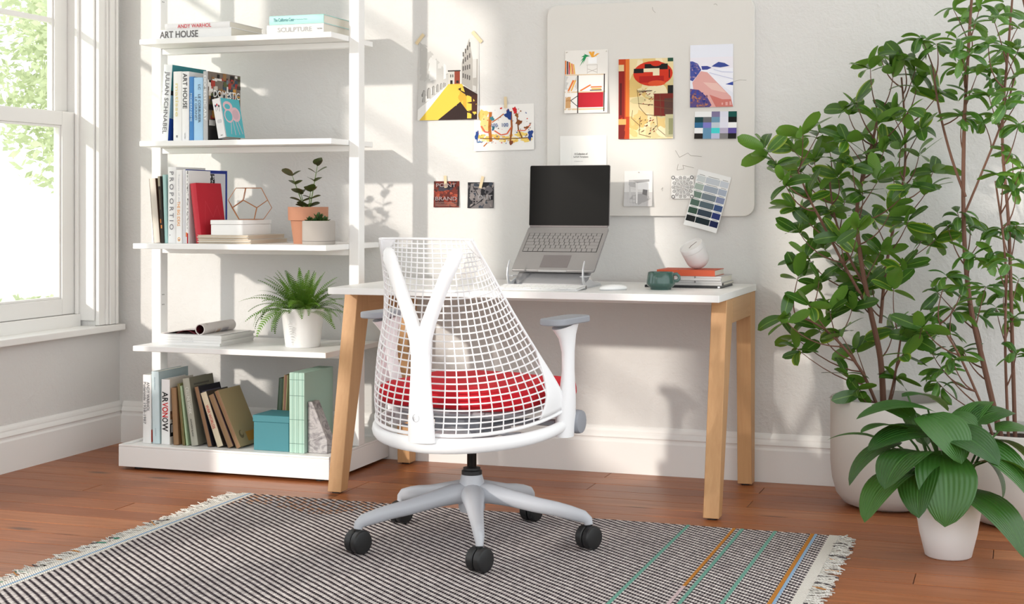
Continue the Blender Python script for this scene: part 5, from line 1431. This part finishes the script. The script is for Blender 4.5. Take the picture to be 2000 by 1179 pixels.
# paint sample strip
PC = [[(206, 212, 212), (196, 202, 208), (202, 208, 216)], [(168, 182, 172), (160, 170, 182), (170, 180, 196)], [(112, 134, 122), (120, 132, 140), (132, 142, 172)], [(82, 106, 94), (88, 104, 112), (60, 84, 130)], [(56, 82, 68), (54, 68, 82), (40, 54, 116)], [(22, 26, 28), (24, 40, 46), (18, 30, 78)]]
sh = [((240, 240, 238), rect(0, 0, 1, 1))]
for r_ in range(6):
    v1 = 0.90 - r_ * 0.142
    for c_, (u0, u1) in enumerate(((0.02, 0.28), (0.295, 0.715), (0.73, 0.98))):
        sh.append((PC[r_][c_], rect(u0, v1 - 0.105, u1, v1)))
        sh.append(((150, 150, 148), rect(u0 + 0.05, v1 + 0.012, u1 - 0.04, v1 + 0.022)))
paper('paint_card', 'tilted strip of grey green and navy paint samples', 'print', 2.572, 1.0365, 0.128, 0.214, YB, sh, rot=R(14.5), curl=0.016, cling=0.002)
# ------------------------------------------------------------------ floor plants
T1C = [(2.856, -0.473, 1.214), (2.896, -0.469, 1.158), (2.912, -0.233, 1.221), (3.006, -0.618, 1.253), (3.023, -0.339, 1.273), (2.942, -0.613, 1.104), (2.931, -0.177, 1.15), (3.0, -0.294, 1.183), (3.034, -0.144, 1.219), (3.115, -0.386, 1.245), (3.154, -0.268, 1.274), (3.149, -0.357, 1.37), (3.222, -0.416, 1.305), (3.268, -0.301, 1.323), (3.331, -0.483, 1.333), (3.364, -0.366, 1.28), (3.106, -0.229, 1.353), (2.929, -0.313, 1.014), (2.984, -0.373, 1.058), (3.002, -0.1, 1.096), (3.081, -0.312, 1.129), (3.141, -0.396, 1.152), (3.182, -0.299, 1.198), (3.246, -0.388, 1.212), (3.298, -0.37, 1.22), (3.356, -0.366, 1.194), (3.391, -0.1, 1.148), (2.95, -0.317, 0.931), (3.0, -0.297, 0.97), (3.045, -0.232, 1.005), (3.083, -0.1, 1.041), (3.17, -0.349, 1.066), (3.226, -0.401, 1.105), (3.252, -0.1, 1.122), (3.341, -0.51, 1.09), (3.384, -0.368, 1.071), (2.965, -0.233, 0.843), (3.002, -0.1, 0.876), (3.104, -0.443, 0.917), (3.181, -0.62, 0.949), (3.194, -0.234, 0.979), (3.266, -0.388, 1.006), (3.323, -0.37, 0.972), (3.358, -0.26, 0.901), (3.406, -0.291, 0.905), (2.946, -0.282, 0.782), (3.028, -0.376, 0.77), (3.071, -0.152, 0.796), (3.139, -0.124, 0.841), (3.227, -0.316, 0.866), (3.307, -0.379, 0.818), (3.114, -0.225, 0.759), (3.196, -0.258, 0.767), (3.28, -0.455, 0.753), (3.198, -0.38, 1.489), (3.215, -0.184, 1.541), (3.27, -0.333, 1.473), (3.298, -0.363, 1.525), (3.343, -0.292, 1.422), (3.42, -0.324, 1.401), (3.345, -0.32, 1.489)]
T1L = [(2.933, -0.555, 0.65), (2.927, -0.298, 0.569), (2.954, -0.406, 0.535), (3.007, -0.481, 0.689), (3.021, -0.351, 0.602), (3.065, -0.398, 0.668), (3.101, -0.419, 0.593), (3.136, -0.347, 0.675), (3.139, -0.262, 0.527), (3.114, -0.381, 0.451), (3.175, -0.309, 0.743), (3.265, -0.269, 0.602), (3.315, -0.491, 0.538), (3.345, -0.457, 0.586), (3.281, -0.366, 0.447), (3.375, -0.54, 0.627), (3.162, -0.439, 0.408)]
T2C = [(3.458, -0.252, 1.692), (3.509, -0.284, 1.642), (3.551, -0.345, 1.685), (3.596, -0.666, 1.602), (3.63, -0.12, 1.701), (3.671, -0.348, 1.612), (3.361, -0.32, 1.584), (3.413, -0.356, 1.561), (3.486, -0.643, 1.545), (3.526, -0.607, 1.515), (3.58, -0.578, 1.541), (3.622, -0.171, 1.546), (3.671, -0.528, 1.518), (3.49, -0.451, 1.474), (3.546, -0.453, 1.455), (3.599, -0.346, 1.463), (3.655, -0.355, 1.443), (3.52, -0.385, 1.394), (3.58, -0.584, 1.371), (3.634, -0.7, 1.353), (3.679, -0.398, 1.381), (3.496, -0.385, 1.319), (3.557, -0.26, 1.307), (3.616, -0.433, 1.314), (3.671, -0.499, 1.284), (3.647, -0.367, 1.191), (3.679, -0.622, 1.135), (3.625, -0.555, 1.121), (3.664, -0.551, 1.072), (3.479, -0.383, 0.998), (3.513, -0.148, 0.97), (3.444, -0.321, 0.955), (3.566, -0.272, 0.929), (3.616, -0.389, 0.948), (3.663, -0.384, 0.957), (3.53, -0.478, 0.858), (3.593, -0.457, 0.866), (3.642, -0.7, 0.851), (3.455, -0.576, 0.795), (3.503, -0.587, 0.764), (3.411, -0.311, 0.73), (3.567, -0.334, 0.752), (3.623, -0.272, 0.732), (3.671, -0.218, 0.773), (3.466, -0.46, 0.69), (3.525, -0.283, 0.662), (3.597, -0.166, 0.673), (3.656, -0.421, 0.658), (3.442, -0.279, 0.608), (3.433, -0.441, 0.487), (3.473, -0.63, 0.54), (3.496, -0.404, 0.552), (3.664, -0.527, 0.553), (3.415, -0.406, 0.44), (3.363, -0.48, 0.655), (3.398, -0.378, 0.53)]
M_POT = mat('stone_pot', (204, 199, 193), 0.85, bump=(22, 0.35, 0.003))
def big_pot(parent, r, h, rim=0.018):
    prof_ = [(0.0, 0.0), (r * 0.62, 0.0), (r * 0.78, 0.012), (r * 0.90, 0.042), (r * 0.97, 0.09), (r, 0.15), (r, h - 0.004), (r - 0.004, h), (r - rim, h), (r - rim - 0.003, h - 0.05)]
    link('pot', MB().lathe(prof_, 56).mesh('pot', smooth=True, angle=50), M_POT, parent)
    rr = random.Random(int(h * 1000))
    seg, vs, fs = 36, [], []
    rings_ = 7
    for i in range(rings_ + 1):
        for j in range(seg):
            a = 2 * PI * j / seg; q = (r - rim - 0.002) * i / rings_
            vs.append((q * math.cos(a), q * math.sin(a), h - 0.042 + rr.uniform(-0.006, 0.006) + 0.01 * (1 - i / rings_)))
    for i in range(rings_):
        for j in range(seg):
            fs.append((i * seg + j, i * seg + (j + 1) % seg, (i + 1) * seg + (j + 1) % seg, (i + 1) * seg + j))
    link('soil', MB().add(vs, fs).mesh('soil', smooth=True, weld=True), M_SOIL, parent)

def curve(p0, p1, sag, n=7, side=Vector((0, 0, 0))):
    p0, p1 = Vector(p0), Vector(p1)
    out = []
    for i in range(n):
        f = i / (n - 1)
        q = p0.lerp(p1, f)
        q = q + Vector((0, 0, -sag)) * 4 * f * (1 - f) + side * 4 * f * (1 - f)
        out.append(q)
    return out
def nearest(stems, p, below=0.05):
    best, bd = None, 1e9
    for st_ in stems:
        for q in st_:
            if q.z < p.z - below:
                d_ = (q - p).length + 0.35 * max(0, (p.z - q.z) - 0.35)
                if d_ < bd:
                    bd, best = d_, q
    return best if best is not None else stems[0][0]
def tree(name, label, base, r, h, stems, clusters, leaf_meshes, nleaf, seed, rise=(0.0, 0.9), size=(0.8, 1.2), thick=0.008, rollr=0.8):
    rr = random.Random(seed)
    t = thing(name, label, 'plant', base)
    B = Vector(base)
    big_pot(t, r, h)
    dense = []
    for pts, r0, r1 in stems:
        loc = [Vector(p) - B for p in pts]
        # smooth polyline
        sm = []
        for i in range(len(loc) - 1):
            a = loc[max(i - 1, 0)]; b = loc[i]; c = loc[i + 1]; d = loc[min(i + 2, len(loc) - 1)]
            for j in range(6):
                f = j / 6
                sm.append(0.5 * ((2 * b) + (c - a) * f + (2 * a - 5 * b + 4 * c - d) * f * f + (-a + 3 * b - 3 * c + d) * f ** 3))
        sm.append(loc[-1])
        n = len(sm)
        link('stem', MB().tube(sm, [r0 + (r1 - r0) * i / (n - 1) for i in range(n)], 8).mesh('stem', smooth=True), M_BARK, t)
        dense.append(sm)
    total = 0
    rest = MB(); rest_uv = []
    jobs = []
    for ci, cpos in enumerate(clusters):
        p = Vector(cpos) - B
        q = nearest(dense, p, 0.10)
        side = Vector((rr.uniform(-1, 1), rr.uniform(-1, 1), 0)) * 0.015
        path = curve(q, p, 0.02 * (p - q).length / 0.2, 7, side)
        link('twig', MB().tube(path, [0.0030 - 0.0018 * i / 6 for i in range(7)], 6).mesh('twig', smooth=True), M_BARK, t)
        ax = (path[-1] - path[-3]).normalized()
        n = nleaf + rr.choice([-1, 0, 0, 1])
        a0 = rr.uniform(0, 6.28)
        for i in range(n):
            a = a0 + i * 2.39996
            el = rr.uniform(*rise)
            out = Vector((math.cos(a), math.sin(a), 0))
            d_ = (out * math.cos(el) + Vector((0, 0, 1)) * math.sin(el) + ax * 0.35).normalized()
            f = rr.uniform(0.0, 0.35) if i < n * 0.6 else 0.0
            pos = path[-1].lerp(path[-3], f)
            wp = pos + B
            s_ = rr.uniform(*size)
            if wp.y + d_.y * 0.09 * s_ > -0.03:
                d_.y = -abs(d_.y) * 0.5
            jobs.append((i >= 4, rr.choice(leaf_meshes), pos, aim(d_, rr.uniform(-rollr, rollr)), s_))
    jobs.sort(key=lambda q: q[0])
    for idx, (_, me, pos, eu, s_) in enumerate(jobs):
        if idx < 300:
            link('leaf', me, None, t, pos, eu, (s_,) * 3)
        else:
            m_ = Matrix.LocRotScale(pos, eu, Vector((s_,) * 3))
            rest.add([m_ @ v.co for v in me.vertices], [tuple(p_.vertices) for p_ in me.polygons])
            ul = me.uv_layers[0].data
            rest_uv += [tuple(ul[li].uv) for p_ in me.polygons for li in p_.loop_indices]
    if rest.v:
        me = bpy.data.meshes.new('leaf_rest')
        me.from_pydata(rest.v, [], rest.f)
        ul = me.uv_layers.new(name='UVMap')
        for li, q in enumerate(rest_uv):
            ul.data[li].uv = q
        for p_ in me.polygons:
            p_.use_smooth = True
        o = link('leaf_rest', me, leaf_meshes[0].materials[0], t)
        o['kind'] = 'stuff'
    return len(jobs)
def lm(L_, w_, droop, fold, m, **kw):
    me = leaf_mesh('leaf', L_, w_, droop, fold, **kw); me.materials.append(m); return me
LV1 = [lm(0.092, 0.042, 0.45, 0.12, M_LEAF1, nv=9, tip=0.5), lm(0.086, 0.038, 0.9, 0.18, M_LEAF1, nv=9, tip=0.5), lm(0.098, 0.040, 0.15, 0.10, M_LEAF1, nv=9, tip=0.5)]
LV2 = [lm(0.094, 0.032, 1.5, -0.12, M_LEAF2, tip=0.4, curl=0.25), lm(0.100, 0.032, 1.9, -0.15, M_LEAF2, tip=0.4, curl=0.3), lm(0.084, 0.030, 1.0, -0.1, M_LEAF2, tip=0.4, curl=0.25)]
B1 = (3.252, -0.292, 0.0)
S1 = [([(3.235, -0.30, 0.32), (3.225, -0.31, 0.50), (3.19, -0.33, 0.68), (3.16, -0.34, 0.86), (3.15, -0.33, 1.02), (3.19, -0.31, 1.20), (3.22, -0.30, 1.34)], 0.011, 0.004),
      ([(3.225, -0.31, 0.62), (3.24, -0.28, 0.80), (3.27, -0.25, 0.98), (3.30, -0.24, 1.14), (3.30, -0.25, 1.32), (3.29, -0.25, 1.46)], 0.006, 0.003),
      ([(3.20, -0.325, 0.65), (3.13, -0.36, 0.78), (3.06, -0.38, 0.92), (3.00, -0.40, 1.04), (2.96, -0.41, 1.14)], 0.006, 0.003),
      ([(3.18, -0.335, 0.74), (3.11, -0.28, 0.86), (3.06, -0.24, 1.00), (3.04, -0.22, 1.16)], 0.005, 0.003),
      ([(3.22, -0.32, 0.33), (3.17, -0.38, 0.46), (3.10, -0.42, 0.56), (3.03, -0.44, 0.62), (2.96, -0.45, 0.65)], 0.006, 0.003),
      ([(3.25, -0.33, 0.33), (3.28, -0.38, 0.46), (3.30, -0.42, 0.58)], 0.005, 0.003)]
n1 = tree('potted_tree', 'bushy broad leaved glossy tree in a wide stone pot', B1, 0.196, 0.368, S1, T1C + T1L, LV1, 7, 17, rise=(-0.7, 1.15), size=(0.72, 1.15), rollr=1.3)
B2 = (3.672, -0.420, 0.0)
S2 = [([(3.62, -0.42, 0.25), (3.575, -0.42, 0.45), (3.52, -0.41, 0.70), (3.50, -0.40, 0.95), (3.50, -0.39, 1.25), (3.515, -0.40, 1.55), (3.53, -0.40, 1.78)], 0.010, 0.004),
      ([(3.66, -0.40, 0.25), (3.65, -0.38, 0.60), (3.64, -0.38, 0.95), (3.62, -0.40, 1.25), (3.64, -0.42, 1.55), (3.66, -0.42, 1.80)], 0.007, 0.003),
      ([(3.70, -0.44, 0.25), (3.73, -0.46, 0.50), (3.75, -0.46, 0.80), (3.80, -0.44, 1.05), (3.76, -0.42, 1.35), (3.70, -0.42, 1.62), (3.66, -0.44, 1.80)], 0.009, 0.004),
      ([(3.64, -0.45, 0.25), (3.63, -0.48, 0.55), (3.63, -0.50, 0.85), (3.60, -0.50, 1.10)], 0.005, 0.003),
      ([(3.60, -0.44, 0.25), (3.55, -0.50, 0.40), (3.49, -0.52, 0.54), (3.43, -0.52, 0.64)], 0.005, 0.003),
      ([(3.505, -0.40, 1.05), (3.46, -0.38, 1.18), (3.42, -0.36, 1.34), (3.40, -0.36, 1.48)], 0.005, 0.003),
      ([(3.505, -0.40, 1.0), (3.56, -0.38, 1.14), (3.62, -0.37, 1.30), (3.66, -0.36, 1.45)], 0.004, 0.003)]
n2 = tree('potted_tree', 'tall airy tree with curled leaves in the rightmost stone pot', B2, 0.200, 0.298, S2, T2C, LV2, 7, 23, rise=(-0.35, 0.95), size=(0.75, 1.15), rollr=0.9)

# broad-leaved plant in the small white pot; local x = across the view, y = away from it
hs = thing('potted_hosta', 'large ribbed leaf plant in a small white round pot', 'plant', (3.476, -0.985, 0.0), (0, 0, YAW))
link('pot', MB().lathe([(0.0, 0.0), (0.060, 0.0), (0.066, 0.004), (0.082, 0.07), (0.092, 0.13), (0.096, 0.168), (0.095, 0.171), (0.089, 0.171), (0.087, 0.150)], 48).mesh('pot', smooth=True, angle=50), mat('pot_white'), hs)
link('soil', MB().lathe([(0.0, 0.155), (0.088, 0.150)], 24).mesh('soil'), M_SOIL, hs)
HL = [((-0.02, 0.0, 0.36), (0.075, -0.14, 0.30), 0.12), ((-0.085, -0.05, 0.27), (-0.155, -0.17, 0.165), 0.10), ((0.08, -0.03, 0.28), (0.235, -0.03, 0.205), 0.11), ((-0.10, 0.04, 0.40), (-0.19, 0.10, 0.425), 0.09), ((0.02, 0.05, 0.40), (0.09, 0.0, 0.345), 0.10), ((-0.13, 0.02, 0.37), (-0.245, 0.0, 0.365), 0.09), ((0.15, 0.0, 0.37), (0.27, 0.0, 0.345), 0.11), ((-0.035, -0.06, 0.305), (-0.045, -0.16, 0.140), 0.143), ((0.03, -0.07, 0.197), (0.145, -0.2, 0.060), 0.125), ((-0.125, -0.03, 0.252), (-0.27, -0.12, 0.145), 0.105), ((-0.100, -0.06, 0.316), (-0.225, -0.17, 0.245), 0.118), ((-0.061, -0.02, 0.362), (-0.225, -0.06, 0.325), 0.11), ((-0.047, 0.03, 0.422), (-0.240, 0.02, 0.405), 0.103), ((-0.095, 0.1, 0.455), (0.025, 0.12, 0.415), 0.088), ((-0.065, -0.02, 0.411), (-0.010, -0.12, 0.305), 0.13), ((0.055, -0.04, 0.335), (0.195, -0.12, 0.185), 0.130), ((0.10, 0.05, 0.385), (0.215, 0.08, 0.405), 0.09), ((-0.182, 0.06, 0.330), (-0.315, 0.1, 0.327), 0.045), ((-0.152, 0.0, 0.329), (-0.285, -0.02, 0.225), 0.085), ((0.123, 0.02, 0.335), (0.243, 0.02, 0.273), 0.11), ((0.125, 0.05, 0.27), (0.168, 0.02, 0.175), 0.08), ((0.057, 0.1, 0.351), (0.122, 0.16, 0.419), 0.08), ((-0.04, 0.10, 0.317), (-0.085, 0.18, 0.398), 0.074), ((-0.124, 0.05, 0.27), (-0.155, 0.05, 0.184), 0.065), ((0.075, 0.07, 0.375), (0.169, 0.17, 0.425), 0.07)]
rh = random.Random(2)
for bp, tp_, w_ in HL:
    b, tt = Vector(bp), Vector(tp_)
    chord = tt - b
    L_ = chord.length * 1.16
    # blade arches over: start above the chord, bend down by 'droop'
    down = chord.z / chord.length
    droop = 1.15 if down < -0.3 else 0.85
    d_ = chord.normalized()
    hz = Vector((d_.x, d_.y, 0)).normalized()
    e0 = math.asin(max(-1, min(1, d_.z))) + droop * 0.5
    dir0 = hz * math.cos(e0) + Vector((0, 0, 1)) * math.sin(e0)
    me = leaf_mesh('leaf', L_, w_ * 1.28, droop, 0.22, nu=8, nv=12, heart=1.0, curl=0.12)
    me.materials.append(M_HOSTA)
    lf = link('leaf', me, None, hs, b, aim(dir0, rh.uniform(-0.25, 0.25)))
    r0 = Vector((b.x * 0.22, b.y * 0.22, 0.150))
    mid = r0.lerp(b, 0.6) + Vector((0, 0, 0.035))
    pts = [r0, r0.lerp(mid, 0.5) + Vector((0, 0, 0.012)), mid, b + dir0 * 0.004]
    link('petiole', MB().tube(pts, [0.0042, 0.0040, 0.0036, 0.0028], 8).mesh('petiole', smooth=True), mat('petiole_green', (70, 110, 46), 0.5), hs)
# ------------------------------------------------------------------ rug
RX0, RX1, RY0, RY1, RT = 1.131, 3.120, -2.90, -0.862, 0.0085
k = NT('rug_weave', 0.95, 0.1)
g = k.n('ShaderNodeNewGeometry')
sp = k.n('ShaderNodeSeparateXYZ'); k.l(g.outputs['Position'], sp.inputs[0])
wob = k.noise(g.outputs['Position'], 40, 2)
wob2 = k.noise(g.outputs['Position'], 6, 2)
X = k.math('ADD', sp.outputs[0], k.math('MULTIPLY', wob, 0.004))
Yy = k.math('ADD', sp.outputs[1], k.math('MULTIPLY', wob2, 0.012))
row = k.math('FLOOR', k.math('DIVIDE', X, 0.0088))
fx = k.math('FRACT', k.math('DIVIDE', X, 0.0088))
u = k.math('FRACT', k.math('ADD', k.math('DIVIDE', Yy, 0.027), k.math('MULTIPLY', row, 0.27)))
dash = k.math('LESS_THAN', u, 0.56)
edge = k.math('GREATER_THAN', k.math('ABSOLUTE', k.math('SUBTRACT', fx, 0.5)), 0.42)
wn = k.n('ShaderNodeTexWhiteNoise', noise_dimensions='2D')
cb = k.n('ShaderNodeCombineXYZ'); k.l(row, cb.inputs[0]); k.l(k.math('FLOOR', k.math('ADD', k.math('DIVIDE', Yy, 0.027), k.math('MULTIPLY', row, 0.27))), cb.inputs[1])
k.l(cb.outputs[0], wn.inputs['Vector'])
light = k.mix(wn.outputs['Value'], rgb(196, 186, 184), rgb(228, 220, 216))
dark = k.mix(wn.outputs['Value'], rgb(38, 32, 38), rgb(70, 60, 66))
# some light dashes turn rust towards the far left corner
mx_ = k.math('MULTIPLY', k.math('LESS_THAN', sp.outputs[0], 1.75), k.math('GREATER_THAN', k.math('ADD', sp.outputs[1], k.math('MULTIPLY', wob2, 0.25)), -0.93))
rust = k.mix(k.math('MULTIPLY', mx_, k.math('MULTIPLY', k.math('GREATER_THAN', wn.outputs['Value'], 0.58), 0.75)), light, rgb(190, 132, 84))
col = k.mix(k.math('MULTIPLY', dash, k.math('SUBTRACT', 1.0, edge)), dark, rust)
k.l(col, k.b.inputs['Base Color'])
hgt = k.math('MULTIPLY', k.math('SINE', k.math('MULTIPLY', u, PI)), k.math('SINE', k.math('MULTIPLY', fx, PI)))
k.bump(hgt, 0.8, 0.003)
rug = thing('rug', 'flat woven black and white rug with coloured stripes and fringes', 'rug', (2.125, -1.88, 0.0))
def RL(x, y): return (x - 2.125, y + 1.88)
def strip(name, x0, x1, y0, y1, z0, z1, m):
    a, b = RL(x0, y0), RL(x1, y1)
    return link(name, box_mesh(name, a[0], b[0], a[1], b[1], z0, z1), m, rug)
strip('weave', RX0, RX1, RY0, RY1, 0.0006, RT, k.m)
def yarn(name, c):
    k = NT(name, 0.95, 0.1)
    tc = k.n('ShaderNodeTexCoord')
    w = k.n('ShaderNodeTexWave', wave_type='BANDS', bands_direction='DIAGONAL')
    w.inputs['Scale'].default_value = 70; w.inputs['Distortion'].default_value = 2.0
    k.l(tc.outputs['Object'], w.inputs['Vector'])
    k.l(k.mix(w.outputs['Fac'], rgb(*[int(x * 0.86) for x in c]), rgb(*c)), k.b.inputs['Base Color'])
    k.bump(w.outputs['Fac'], 0.8, 0.002)
    return k.m
MT, MO, MBL, MPK, MCR = yarn('yarn_teal', (122, 176, 160)), yarn('yarn_orange', (206, 138, 62)), yarn('yarn_blue', (158, 190, 222)), yarn('yarn_pink', (220, 196, 198)), yarn('yarn_cream', (238, 232, 224))
zt = RT + 0.0012
strip('stripe', 2.676, 2.686, RY0, RY1 - 0.001, RT - 0.002, zt, MT)
strip('stripe', 2.822, 2.831, -1.60, RY1 - 0.001, RT - 0.002, zt, MO)
strip('stripe', 2.822, 2.831, RY0, -1.601, RT - 0.002, zt, MPK)
strip('stripe', 2.847, 2.857, RY0, RY1 - 0.001, RT - 0.002, zt, MT)
strip('stripe', 2.950, 2.960, RY0, RY1 - 0.001, RT - 0.002, zt, MT)
strip('stripe', 3.064, 3.075, RY0, RY1 - 0.001, RT - 0.002, zt, MO)
strip('stripe', 3.076, 3.084, RY0, RY1 - 0.001, RT - 0.002, zt, MBL)
strip('hem', RX1, 3.150, RY0, RY1, 0.0006, RT + 0.001, MCR)
strip('hem', 1.084, RX0, RY0, RY1, 0.0006, RT + 0.001, MCR)
strip('stripe', 1.112, 1.118, RY0, RY1 - 0.001, RT - 0.001, RT + 0.002, MBL)
rr = random.Random(77)
FC = [(206, 202, 194), (206, 202, 194), (222, 218, 210), (186, 184, 178), (150, 148, 146), (206, 202, 194), (70, 66, 70), (60, 130, 110), (200, 130, 70)]
fm = [yarn('fringe_%d' % i, c) for i, c in enumerate([(240, 236, 228), (220, 214, 206), (96, 90, 92), (90, 160, 138), (214, 150, 90)])]
for side, x0, sg in (('right', 3.150, 1), ('left', 1.084, -1)):
    mb = MB(); mi = []
    y = RY1 - 0.004
    while y > RY0:
        for _ in range(2):
            L_ = rr.uniform(0.045, 0.070)
            yy = y + rr.uniform(-0.004, 0.004)
            p = Vector((x0 - 2.125 - sg * 0.006, yy + 1.88, rr.uniform(0.003, 0.008)))
            pts = [p.copy()]
            an = rr.uniform(-0.35, 0.35)
            for s_ in range(5):
                an += rr.uniform(-0.45, 0.45)
                p = p + Vector((sg * math.cos(an), math.sin(an) - 0.15, 0)) * (L_ / 5)
                p.z = max(0.0026, p.z + rr.uniform(-0.003, 0.0025))
                pts.append(p.copy())
            n0 = len(mb.f)
            mb.tube(pts, [0.0022, 0.0024, 0.0022, 0.0022, 0.0024, 0.0016], 5)
            q = rr.random()
            m_ = 0 if q < 0.62 else (1 if q < 0.92 else (2 if q < 0.97 else (3 if q < 0.985 else 4)))
            mi += [m_] * (len(mb.f) - n0)
        y -= 0.0085
    me = mb.mesh('fringe')
    for m_ in fm: me.materials.append(m_)
    for p_, i in zip(me.polygons, mi): p_.material_index = i; p_.use_smooth = True
    o = link('fringe', me, None, rug); o['kind'] = 'stuff'
# ------------------------------------------------------------------ garden outside the window
M_GRASS = mat('hazed_grass', (214, 222, 186), 0.9)  # lawn colour paled: bright outdoor haze is painted into it
gr = MB().grid(lambda a, b: Vector((-24 + 23.7 * a, -14 + 44 * b, -0.45)), 6, 6)
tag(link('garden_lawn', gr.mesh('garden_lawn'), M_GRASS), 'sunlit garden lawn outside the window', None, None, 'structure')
k = NT('hazed_foliage', 0.5, 0.4)
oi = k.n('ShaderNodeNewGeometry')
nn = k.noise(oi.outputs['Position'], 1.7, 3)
cc = k.mix(nn, rgb(160, 176, 128), rgb(230, 234, 208))  # leaf greens paled, outdoor haze and glare put into the colour
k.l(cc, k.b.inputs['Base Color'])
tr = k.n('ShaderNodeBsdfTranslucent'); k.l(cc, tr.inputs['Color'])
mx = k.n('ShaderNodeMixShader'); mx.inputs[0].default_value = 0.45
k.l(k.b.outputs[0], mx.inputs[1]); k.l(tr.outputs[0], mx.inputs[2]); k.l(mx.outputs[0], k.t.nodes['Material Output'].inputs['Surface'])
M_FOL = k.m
M_TRUNK = mat('garden_bark', (150, 128, 112), 0.9)
def leaf_cloud(seed, blobs, n, s):
    r_ = random.Random(seed); mb = MB()
    for _ in range(n):
        cx, cy, cz, rx, rz = r_.choice(blobs)
        d = Vector((r_.gauss(0, 1), r_.gauss(0, 1), r_.gauss(0, 1))).normalized() * (r_.random() ** 0.4)
        p = Vector((cx + d.x * rx, cy + d.y * rx, cz + d.z * rz))
        a = Vector((r_.gauss(0, 1), r_.gauss(0, 1), r_.gauss(0, 0.6))).normalized()
        b = a.cross(Vector((r_.gauss(0, 1), r_.gauss(0, 1), r_.gauss(0, 1)))).normalized()
        w = s * r_.uniform(0.6, 1.2)
        mb.add([p - a * w, p + b * w * 0.45, p + a * w, p - b * w * 0.45], [(0, 1, 2, 3)])
    return mb.mesh('foliage')
def garden_tree(label, base, trunk, blobs, seed, n=7000, s=0.062):
    t = thing('garden_tree', label, 'tree', base)
    link('trunk', MB().tube(trunk, [0.10, 0.085, 0.07, 0.05, 0.03][:len(trunk)], 8).mesh('trunk', smooth=True), M_TRUNK, t)
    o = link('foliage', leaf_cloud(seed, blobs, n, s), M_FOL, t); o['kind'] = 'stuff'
garden_tree('leafy garden tree with forked trunk nearest the window', (-5.2, 7.2, -0.45), [(0, 0, 0), (0.1, 0, 0.9), (0.0, 0.1, 1.6), (-0.2, 0.2, 2.4)],
            [(0.2, 0, 2.2, 1.0, 0.8), (-0.6, 0.3, 2.7, 0.9, 0.8), (0.6, -0.3, 3.2, 1.0, 0.9), (-0.2, 0.3, 3.9, 1.1, 0.8)], 1)
garden_tree('pale garden tree farther behind at the left', (-9.5, 8.0, -0.45), [(0, 0, 0), (0.1, 0, 1.4), (0.0, 0.1, 2.6), (-0.2, 0.2, 3.6)],
            [(0.0, 0, 3.0, 1.6, 1.1), (-1.0, 0.3, 4.2, 1.4, 1.1), (1.0, -0.3, 4.6, 1.5, 1.2)], 2, 6500, 0.09)
garden_tree('distant garden tree above the hedge', (-8.6, 13.5, -0.45), [(0, 0, 0), (0.1, 0, 1.4), (0.0, 0.1, 2.6), (-0.2, 0.2, 3.6)],
            [(0.0, 0, 2.6, 1.6, 0.9), (1.0, 0.3, 3.6, 1.5, 1.2), (-0.8, -0.3, 4.6, 1.5, 1.2)], 5, 6500, 0.09)
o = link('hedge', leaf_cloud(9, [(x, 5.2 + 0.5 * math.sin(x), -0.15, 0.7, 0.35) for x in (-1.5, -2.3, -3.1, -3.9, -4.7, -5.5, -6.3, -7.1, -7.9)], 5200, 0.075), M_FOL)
tag(o, 'low pale green hedge in the garden below the window', 'hedge', None, 'stuff')
# ceiling of the room (above the view)
tag(link('ceiling', box_mesh('ceiling', -0.2, XR, -7.0, 0.2, WH, WH + 0.05), mat('ceiling_paint', (242, 240, 237), 0.9)), 'white ceiling', None, None, 'structure')
